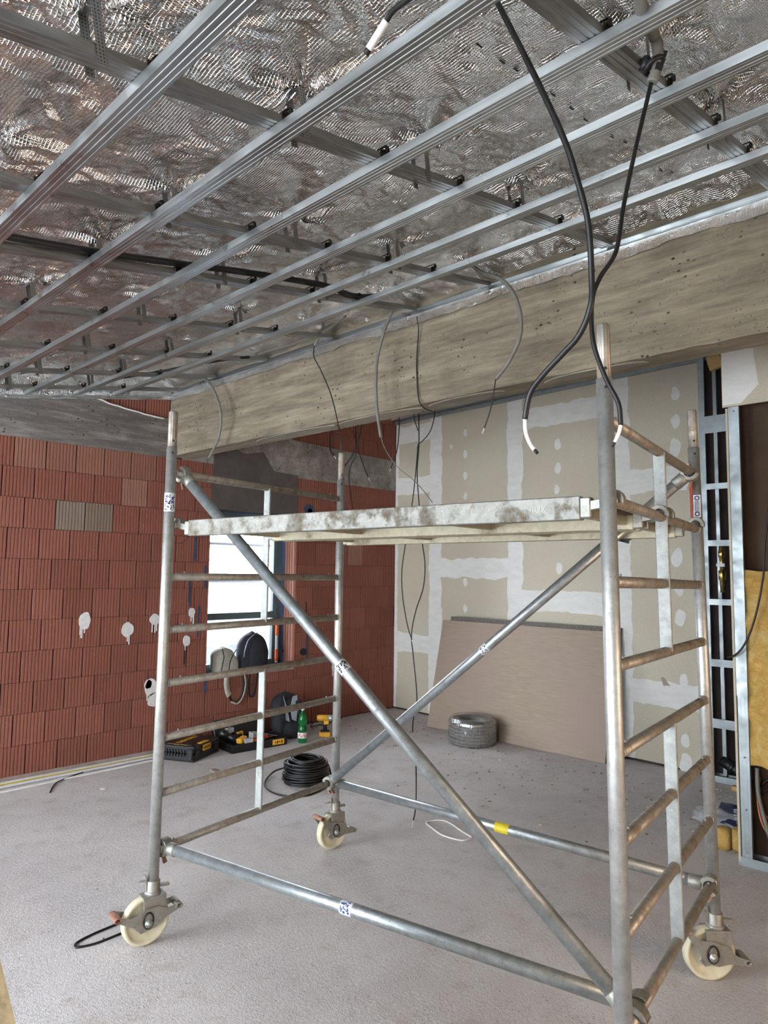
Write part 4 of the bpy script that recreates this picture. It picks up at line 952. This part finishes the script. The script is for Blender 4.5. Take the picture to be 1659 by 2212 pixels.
# ================================================================== tools by the brick wall
def case_box(parent, name, c, ux, uy, L, D, z0, z1, mat='black', bev=.012):
    return obj(name, MB().box(c+V(0, 0, (z0+z1)/2), (L, D, z1-z0), Matrix((ux, uy, V(0, 0, 1))).transposed()), M[mat], parent, bevel=bev, seg=2)
n0 = V(-2.50, 1.70, 0); ux = V(-.44, .90, 0).normalized(); uy = V(-ux.y, ux.x, 0)   # ux along the long front edge, uy toward the wall
if uy.x > 0: uy = -uy
LC, DC = .43, .36; cc = n0+ux*LC/2+uy*DC/2
tc_ = thing('tool_case', 'closed black tool case with yellow lettering on the floor by the brick wall', 'tool case', cc)
lo = case_box(tc_, 'case_base', cc, ux, uy, LC, DC, 0, .066); li = case_box(tc_, 'case_lid', cc, ux, uy, LC, DC, .07, .135)
case_box(tc_, 'lid_panel', cc, ux, uy, LC-.08, DC-.1, .13, .141)
for f in (-.36, .36): obj('latch', MB().box(n0+ux*(LC*(.5+f))-uy*.006+V(0, 0, .07), (.05, .018, .055), Matrix((ux, uy, V(0, 0, 1))).transposed()), M['black'], tc_, bevel=.004)
for i in range(9): obj('grip_rib', MB().box(n0+uy*(.06+i*.03)-ux*.004+V(0, 0, .075), (.014, .012, .06), Matrix((ux, uy, V(0, 0, 1))).transposed()), M['black'], li, bevel=.003)
for yy in (.03, .33): obj('latch', MB().box(n0+uy*yy-ux*.006+V(0, 0, .07), (.016, .05, .1), Matrix((ux, uy, V(0, 0, 1))).transposed()), M['black'], tc_, bevel=.004)
lb = obj('yellow_label', MB().box(n0+ux*.2-uy*.0095+V(0, 0, .098), (.13, .002, .05), Matrix((ux, uy, V(0, 0, 1))).transposed()).box(n0+ux*.2+uy*.03+V(0, 0, .137), (.13, .045, .003), Matrix((ux, uy, V(0, 0, 1))).transposed()), M['yellow'], li)
text('DEWALT', .075, frame(cc+V(0, 0, .1425)+uy*.02, ux, uy, V(0, 0, 1)), M['yellow'], tc_, 'lettering')
b = MB()
for k in range(6): b.box(n0+ux*(.155+k*.018)-uy*.011+V(0, 0, .098), (.011, .001, .02+.008*(k % 2)), Matrix((ux, uy, V(0, 0, 1))).transposed())
obj('label_print', b, M['ink'], tc_)
b = MB()
for i in range(7): b.box(n0+ux*.035+uy*(.09+i*.03)+V(0, 0, .1365), (.012, .02, .001), Matrix((ux, uy, V(0, 0, 1))).transposed())
obj('lid_print', b, M['yellow'], tc_)
# open case with tools
n1 = V(-2.525, 2.115, 0); vx = V(.06, .64, 0).normalized(); vy = V(-vx.y, vx.x, 0)
L2, D2 = .6, .36
oc = thing('tool_case', 'open black tool case full of tools between the closed case and the backpack', 'tool case', n1+vx*L2/2+vy*D2/2)
R3 = Matrix((vx, vy, V(0, 0, 1))).transposed()
def ob(name, u, v, z, d, mat='black', parent=oc, bev=.004, rot=None): return obj(name, MB().box(n1+vx*u+vy*v+V(0, 0, z), d, R3 @ rot if rot else R3), M[mat], parent, bevel=bev)
b = MB()
for u, v, d in ((L2/2, .006, (L2, .012, .075)), (L2/2, D2-.006, (L2, .012, .075)), (.006, D2/2, (.012, D2, .075)), (L2-.006, D2/2, (.012, D2, .075))): b.box(n1+vx*u+vy*v+V(0, 0, .0375), d, R3)
b.box(n1+vx*L2/2+vy*D2/2+V(0, 0, .006), (L2, D2, .012), R3); obj('case_tray', b, M['black'], oc, bevel=.004)
ob('case_lid', L2/2, D2+.04, .13, (L2-.02, .05, .2), rot=Matrix.Rotation(-.35, 3, 'X'))
ob('yellow_label', .5, -.0015, .04, (.13, .003, .05), 'yellow'); b = MB()
for k in range(4): b.box(n1+vx*(.465+k*.024)-vy*.0035+V(0, 0, .04), (.013, .001, .012+.014*(k % 2)), R3)
obj('label_print', b, M['ink'], oc)
def tool(name, label, cat, build): o = build; return tag(o, label, cat)
def T3(u, v, z): return n1+vx*u+vy*v+V(0, 0, z)
tool('x', 'black and yellow cordless tool lying in the left end of the open case', 'power tool', obj('power_tool', MB().tube([T3(.0, .24, .16), T3(.06, .2, .12)], .036, 12).tube([T3(.06, .2, .12), T3(.14, .14, .075)], [.03, .024], 12).bar(T3(.1, .16, .09), T3(.2, .22, .1), .05, .05), M['black'], loc=T3(.1, .2, .05)))
tool('x', 'yellow grip of the tool lying in the open case', 'power tool', obj('power_tool_grip', MB().bar(T3(.12, .1, .075), T3(.22, .15, .09), .06, .05).bar(T3(.17, .22, .11), T3(.25, .26, .115), .04, .04), M['yellow'], loc=T3(.15, .12, .05), bevel=.01))
for k, (u, v, z, rz, lb_) in enumerate(((.12, .28, .15, .3, 'clear plastic box standing highest at the back of the open case'), (.2, .05, .085, -.2, 'clear plastic box at the front rim of the open case'), (.3, .14, .11, .5, 'clear plastic box lying in the middle of the open case'))):
    tag(obj('clear_box', MB().box(T3(u, v, z), (.08, .055, .05), R3 @ Matrix.Rotation(rz, 3, 'Z')), M['clear'], loc=T3(u, v, z), bevel=.006), lb_, 'plastic box', 'clear boxes in the open case')
tag(obj('screwdriver', MB().tube([T3(.27, .06, .07), T3(.4, .09, .072)], .013, 10).tube([T3(.4, .09, .072), T3(.5, .11, .074)], .004, 8), M['orange'], loc=T3(.3, .07, .06)), 'orange-handled screwdriver in the open case', 'screwdriver')
tag(obj('pliers', MB().tube(spline([T3(.3, .12, .07), T3(.38, .14, .08), T3(.46, .13, .075)], 5), .011, 8).tube(spline([T3(.32, .16, .07), T3(.39, .15, .08), T3(.46, .14, .078)], 5), .011, 8), M['red'], loc=T3(.35, .13, .06)), 'red-handled pliers in the open case', 'pliers')
tag(obj('steel_blade', MB().bar(T3(.38, .2, .1), T3(.55, .1, .075), .03, .003).tube([T3(.3, .22, .12), T3(.48, .16, .09)], .004, 6), M['zinc'], loc=T3(.45, .15, .06)), 'steel blade lying across the open case', 'tool')
tag(obj('cable_bundle', MB().tube(spline([T3(.18+.05*math.cos(a*1.7), .27+.04*math.sin(a*2.3), .1+.03*math.sin(a)) for a in range(14)], 5), .006, 6), M['rubber'], loc=T3(.2, .27, .05)), 'tangled black cable at the back of the open case', 'cable')

def bag_shell(fn, nu=36, nv=24): return MB().grid(fn, nu, nv)
# backpack on the floor, leaning on the wall
bc = V(-2.72, 2.93, 0)
bp = thing('backpack', 'black backpack with grey mesh panels on the floor by the brick wall', 'backpack', bc)
fx = V(1, -.35, 0).normalized(); fy = V(-fx.y, fx.x, 0)
def body(c, fx, fy, w, d, h, lean, tw_=2.6, top=.62, sag=0.02):
    def g(u, v):
        a = 2*math.pi*u; z = v; e = 2/tw_
        cx, sx = math.cos(a), math.sin(a); x = math.copysign(abs(cx)**e, cx); y = math.copysign(abs(sx)**e, sx)
        s = (1-(max(0, z-top)/(1-top))**2.2)**.5 if z > top else (.9+.1*min(1, z/.2)) if z < .2 else 1
        if z == 0: s = .02
        s = max(s, .02)
        n = 1+.05*noise.noise(V(x*2, y*2, z*4+c.y))+sag*math.sin(z*9)
        return c+fx*(x*d/2*s*n-lean*z*h)+fy*(y*w/2*s*n)+V(0, 0, .002+z*h*(1-.05*abs(y)))
    return bag_shell(g)
obj('bag_body', body(bc, fx, fy, .34, .2, .44, .3), M['blackcloth'], bp, weld=True)
for s, w in ((-1, .05), (1, .05)):
    pts = [(s*.035-w*.5, .18), (s*.035+w*.4, .16), (s*.06+w*.5, .3), (s*.075+w*.2, .41), (s*.05-w*.3, .4), (s*.03-w*.6, .3)]
    o = MB(); vs = []
    for y, z in pts: vs.append(bc+fx*(.108-.3*z+.012)+fy*y+V(0, 0, z))
    o.add(vs+[v_-fx*.012 for v_ in vs], [tuple(range(6)), tuple(range(6, 12))]+[(i, (i+1) % 6, 6+(i+1) % 6, 6+i) for i in range(6)])
    obj('mesh_panel', o, M['meshcloth'], bp, bevel=.003)
    obj('shoulder_strap', MB().bar(bc+fx*(.1-.12)+fy*s*.07+V(0, 0, .4), bc+fx*(.135-.05)+fy*s*.11+V(0, 0, .2), .05, .02, fx).bar(bc+fx*(.135-.05)+fy*s*.11+V(0, 0, .2), bc+fx*.12+fy*s*.13+V(0, 0, .03), .03, .008, fx), M['blackcloth'], bp, bevel=.006)
obj('front_pocket', body(bc+fx*.06, fx, fy, .24, .14, .17, .2), M['blackcloth'], bp, weld=True)
# bottle
bo = V(-2.42, 2.86, 0)
bt = thing('bottle', 'green plastic bottle with white cap beside the backpack', 'bottle', bo)
obj('bottle_body', MB().lathe([(0, .006), (.028, .0), (.04, .006), (.043, .02), (.043, .11), (.042, .15), (.036, .165), (.043, .185), (.044, .22), (.04, .255), (.028, .285), (.0155, .3), (.0145, .318)], 28, Matrix.Translation(bo)), M['green'], bt)
obj('cap', MB().lathe([(0, .338), (.0155, .338), (.0165, .334), (.0165, .314), (.014, .314)], 20, Matrix.Translation(bo)), M['white'], bt)
lab(obj('paper_label', MB().lathe([(.0445, .05), (.0448, .055), (.0448, .1), (.0445, .105)], 28, Matrix.Translation(bo)), M['sticker'], bt), 'pale label with orange print')
v = CAM-bo; v.z = 0; v.normalize(); sd = V(-v.y, v.x, 0); b = MB()
for k in range(7): a = -.8+k*.27; b.box(bo+(v*math.cos(a)+sd*math.sin(a))*.0452+V(0, 0, .078+.012*math.sin(k*2)), (.006, .008, .016), Matrix((sd, v, V(0, 0, 1))).transposed() @ Matrix.Rotation(a, 3, 'Z'))
obj('label_print', b, M['orange'], bt)
# cordless drill
dc = V(-2.47, 3.2, 0); hx = V(.62, .62, 0).normalized(); hy = V(-hx.y, hx.x, 0)
dr = thing('cordless_drill', 'yellow and black cordless drill standing on its battery right of the bottle', 'drill', dc)
R4 = Matrix((hx, hy, V(0, 0, 1))).transposed()
obj('battery', MB().box(dc+V(0, 0, .025), (.115, .075, .05), R4), M['yellow'], dr, bevel=.008); obj('battery_top', MB().box(dc+V(0, 0, .055), (.09, .065, .02), R4), M['black'], dr, bevel=.006)
obj('handle', MB().tube([dc+V(0, 0, .05)+hx*.005, dc+V(0, 0, .1)-hx*.002, dc+V(0, 0, .155)-hx*.008], [.02, .0185, .021], 14), M['black'], dr)
obj('motor_housing', MB().lathe([(0, -.085), (.024, -.083), (.033, -.06), (.034, .0), (.031, .03), (0, .03)], 20, frame(dc+V(0, 0, .185), hy, (0, 0, 1), hx)).box(dc+V(0, 0, .15)+hx*.012, (.05, .045, .05), R4), M['yellow'], dr)
obj('gearbox', MB().lathe([(0, .03), (.032, .03), (.033, .075), (.028, .08), (0, .08)], 20, frame(dc+V(0, 0, .185), hy, (0, 0, 1), hx)), M['silver'], dr)
obj('chuck', MB().lathe([(.0, .08), (.024, .08), (.025, .115), (.016, .13), (.004, .132), (.004, .18), (0, .18)], 18, frame(dc+V(0, 0, .185), hy, (0, 0, 1), hx)), M['black'], dr)
cable('loose_strap', 'thin dark cable loop lying behind the drill', [AZ(672, 1570, .005), AZ(682, 1556, .005), AZ(700, 1553, .005), AZ(715, 1558, .005), AZ(705, 1566, .005), AZ(688, 1566, .005)], .006, 'rubber', closed=True)
# bags on the window sill
SXW = XB-.1
g0 = V(SXW, 2.405, WZ0+.018)
gb = thing('backpack', 'light grey backpack with black piping on the window sill', 'backpack', g0)
obj('bag_body', body(g0+V(-.01, 0, 0), V(1, 0, 0), V(0, 1, 0), .27, .17, .27, .1, 2.4, .55, .03), M['greycloth'], gb, weld=True)
for pts in ([(.065, -.07, .255), (.095, -.065, .18), (.088, -.08, .08), (.085, -.085, .01)], [(.05, .11, .235), (.085, .05, .19), (.095, .01, .12), (.088, .0, .02)]):
    obj('piping', MB().tube(spline([g0+V(x+.0, y, z) for x, y, z in pts], 6), .006, 6), M['ink'], gb)
obj('side_pocket', body(g0+V(.05, .075, 0), V(1, 0, 0), V(0, 1, 0), .13, .07, .19, .1, 2.3, .5), M['greycloth'], gb, weld=True)
def ribbon(parent, name, pts, w, mat, n=8):
    P = spline(pts, n); vs = []
    for i, p in enumerate(P):
        t = (P[min(i+1, len(P)-1)]-P[max(i-1, 0)]).normalized(); s = t.cross(V(1, 0, 0)); s = s.normalized() if s.length > 1e-4 else V(0, 1, 0)
        for a, o in ((-1, 0), (1, 0), (1, .004), (-1, .004)): vs.append(p+s*(a*w/2)+V(o, 0, 0))
    m = len(P); fs = []
    for i in range(m-1):
        for j in range(4): k = (j+1) % 4; fs.append((4*i+j, 4*i+k, 4*i+4+k, 4*i+4+j))
    fs += [(0, 1, 2, 3), (4*m-4, 4*m-3, 4*m-2, 4*m-1)]
    return obj(name, MB().add(vs, fs, True), M[mat], parent)
ribbon(gb, 'shoulder_strap', [(XB+.03, 2.37, .66), (XB+.035, 2.35, .58), (XB+.03, 2.37, .48), (XB+.025, 2.40, .43)], .06, 'greycloth')
ribbon(gb, 'shoulder_strap', [(XB+.025, 2.39, .44), (XB+.02, 2.43, .38), (XB+.02, 2.5, .36), (XB+.02, 2.55, .42), (XB+.025, 2.565, .52), (XB+.03, 2.55, .62)], .022, 'ink')
ribbon(gb, 'shoulder_strap', [(XB+.02, 2.42, .37), (XB+.02, 2.5, .345), (XB+.022, 2.56, .4), (XB+.025, 2.59, .52), (XB+.03, 2.57, .62)], .02, 'greycloth')
k0 = V(SXW, 2.755, WZ0+.018)
kb_ = thing('backpack', 'tall rounded black backpack on the window sill', 'backpack', k0)
obj('bag_body', body(k0, V(1, 0, 0), V(0, 1, 0), .38, .19, .41, .05, 2.3, .45, .01), M['navy'], kb_, weld=True)
obj('front_panel', body(k0+V(.05, .02, 0), V(1, 0, 0), V(0, 1, 0), .26, .12, .36, .06, 2.3, .5, .01), M['navy'], kb_, weld=True)
obj('zip', MB().tube(spline([k0+V(.09, -.17, .16), k0+V(.1, -.165, .24), k0+V(.09, -.12, .33), k0+V(.07, -.03, .385), k0+V(.06, .02, .395)], 6), .004, 6), M['silver'], kb_)
ribbon(kb_, 'shoulder_strap', [(XB+.03, 2.63, .63), (XB+.022, 2.62, .52), (XB+.02, 2.64, .42), (XB+.02, 2.67, .395), (XB+.02, 2.7, .42), (XB+.022, 2.72, .55), (XB+.03, 2.73, .63)], .025, 'ink')
# spirit level standing in the window reveal
lv = thing('spirit_level', 'slim level with orange ends standing at the right of the window', 'spirit level', (XB-.2, WY1-.06, WZ0+.02))
lc_ = V(XB-.2, WY1-.085, 0)
obj('level_body', MB().box(lc_+V(0, 0, .9), (.03, .022, .44)), M['sticker'], lv, bevel=.002)
for z in (.76, 1.04): obj('orange_end', MB().box(lc_+V(0, 0, z), (.034, .03, .13)), M['orange'], lv, bevel=.003)

# ================================================================== odds and ends on the floor
for k, (a, c2, w, mt, lb_) in enumerate(((V(-2.955, -.9, .012), V(-2.94, 2.3, .014), .035, 'white', 'white trim batten lying closest to the brick wall'), (V(-2.9, -.9, .01), V(-2.90, 1.95, .012), .03, 'yeltape', 'yellowish trim batten in the bundle along the wall'), (V(-2.85, -.9, .01), V(-2.885, 2.1, .012), .03, 'sticker', 'pale trim batten in the middle of the bundle along the wall'), (V(-2.70, -.9, .008), V(-2.80, 2.0, .01), .018, 'white', 'thin white batten lying farthest from the brick wall'))):
    tag(obj('trim_batten', MB().bar(a, c2, w, .014), M[mt], loc=(a+c2)/2-V(0, 0, .01), bevel=.002), lb_, 'batten', 'battens along the wall')
cable('wire_offcut', 'thin dark wire offcut curling out from the battens', [AZ(180, 1668, .02), AZ(140, 1682, .012), AZ(118, 1694, .006), AZ(108, 1712, .004)], .005, 'rubber', cat='wire')
cable('wire_loop', 'black bent wire loop lying by the front left wheel', [AZ(285, 1980, .004), AZ(255, 1995, .004), AZ(205, 2016, .004), AZ(168, 2035, .004), AZ(163, 2044, .004), AZ(172, 2046, .004), AZ(210, 2037, .004), AZ(262, 2016, .004), AZ(300, 1998, .004)], .0055, 'rubber', cat='wire')
cable('wire_loop', 'white wire loop lying on the floor near the rear bottom tube', [AZ(921, 1776, .004), AZ(945, 1772, .004), AZ(968, 1776, .004), AZ(1000, 1797, .004), AZ(1018, 1808, .004), AZ(1012, 1812, .004), AZ(996, 1815, .004), AZ(958, 1805, .004), AZ(935, 1790, .004)], .005, 'white', cat='wire', closed=True, n=5)
# plastic bag with navy label and mineral wool pieces
pb = V(1.34, 3.42, 0)
pg = thing('plastic_bag', 'crumpled clear plastic bag with navy printed label near the stud frame', 'plastic bag', pb)
def crum(p): return p*(1+.28*noise.noise(p*2.2+V(3, 1, 0))+.12*noise.noise(p*6))
obj('bag_film', MB().ell(pb+V(0, 0, .055), (.2, .15, .07), None, 36, 20, crum), M['clear'], pg, weld=True)
def nl(u, v): x = -.04+u*.2; y = -.13+v*.2; return pb+V(x, y, .075+.08*v-.01*abs(u-.5)+.02*noise.noise(V(u*3, v*3, 2)))
obj('navy_label', MB().grid(nl, 14, 12), M['navylabel'], pg, recalc=False)
text('for a m', .04, frame(pb+V(.09, -.05, .125), V(.3, -.85, -.3).normalized(), V(.8, .35, .1).normalized(), V(-.1, -.4, .9).normalized()), M['sticker'], pg)
for k, (x, y, r, w, lb_) in enumerate(((1.455, 3.06, .1, .085, 'yellow mineral wool chunk on the floor, left one of the pair'), (1.53, 3.10, .25, .075, 'yellow mineral wool chunk on the floor, right one of the pair'))):
    def ch(p): m_ = max(abs(p.x), abs(p.y), abs(p.z)); q = p/m_; return q*(1+.08*noise.noise(q*3+V(k, 0, 0)))
    tag(obj('wool_chunk', MB().ell((x, y, .062), (w/2, .05, .06), Matrix.Rotation(r, 3, 'Z'), 20, 12, ch), M['wool'], loc=(x, y, 0), weld=True), lb_, 'insulation', 'mineral wool chunks')
tag(obj('wood_offcut', MB().box((1.16, 4.36, .02), (.14, .05, .038)), M['timber'], loc=(1.16, 4.36, 0), bevel=.002), 'small wood offcut in front of the stud frame track', 'wood block')
tag(obj('plaster_chip', MB().prism([(.03*math.cos(a), .02*math.sin(a)) for a in [i*.7 for i in range(9)]], Matrix.Translation(AZ(222, 1704, .001)), .005), M['white'], loc=AZ(222, 1704)), 'white oval chip on the floor before the battens', 'chip')
tag(obj('broken_tile', MB().prism([(-.05, -.02), (.04, -.03), (.05, .02), (0, .03), (-.04, .02)], Matrix.Translation(AZ(465, 1668, .002)), .02), M['soil'], loc=AZ(465, 1668)), 'dark rubble piece on the floor below the tool cases', 'rubble')
# scattered crumbs
b = MB(); b2 = MB(); rnd = random.Random(11)
def crumb(b, x, y, s):
    n = rnd.randint(4, 6); pts = [(s*(.5+rnd.random())*math.cos(2*math.pi*i/n), s*.7*(.5+rnd.random())*math.sin(2*math.pi*i/n)) for i in range(n)]
    b.prism(pts, frame((x, y, .001), (math.cos(x*99), math.sin(x*99), 0), (-math.sin(x*99), math.cos(x*99), 0), (0, 0, 1)), s*.5)
for i in range(260): crumb(b if rnd.random() < .6 else b2, rnd.uniform(-1.2, 1.3), 3.4+rnd.random()**1.5*.9*(1 if rnd.random() < .8 else -1), rnd.uniform(.004, .013))
for i in range(120): crumb(b if rnd.random() < .5 else b2, rnd.uniform(-2.9, -1.6), rnd.uniform(3.3, 4.6), rnd.uniform(.004, .014))
for i in range(160): crumb(b if rnd.random() < .5 else b2, rnd.uniform(-2.6, 2.6), rnd.uniform(-.6, 3.6), rnd.uniform(.002, .006))
for i in range(60): crumb(b, rnd.uniform(.9, 1.6), rnd.uniform(3.2, 4.3), rnd.uniform(.004, .012))
for q, mt, lb_ in ((b, 'debris', 'pale plaster and wood crumbs scattered on the concrete floor'), (b2, 'soil', 'dark crumbs scattered on the concrete floor')):
    o = tag(obj('floor_crumbs', q, M[mt], recalc=False), lb_, 'debris'); o['kind'] = 'stuff'
# beige panel edge close to the camera at the lower left
a = CAM+ray(-2, 2062)*1.05; c2 = CAM+ray(37, 2225)*1.05; d = (c2-a).normalized(); lf = -RR
bb = MB(); bk = fw*.05+lf*.08
e0, e1 = a-d*.7, c2+d*((c2.z)/abs(d.z)); 
bb.add([e0, e1, e1+lf*.5, e0+lf*.5, e0+bk, e1+bk, e1+lf*.5+bk, e0+lf*.5+bk], [(0, 1, 2, 3), (7, 6, 5, 4), (0, 4, 5, 1), (1, 5, 6, 2), (2, 6, 7, 3), (3, 7, 4, 0)])
tag(obj('chipboard_sheet', bb, M['beige'], loc=(e1.x, e1.y, 0)), 'beige rough panel edge in the lower left corner', 'panel')
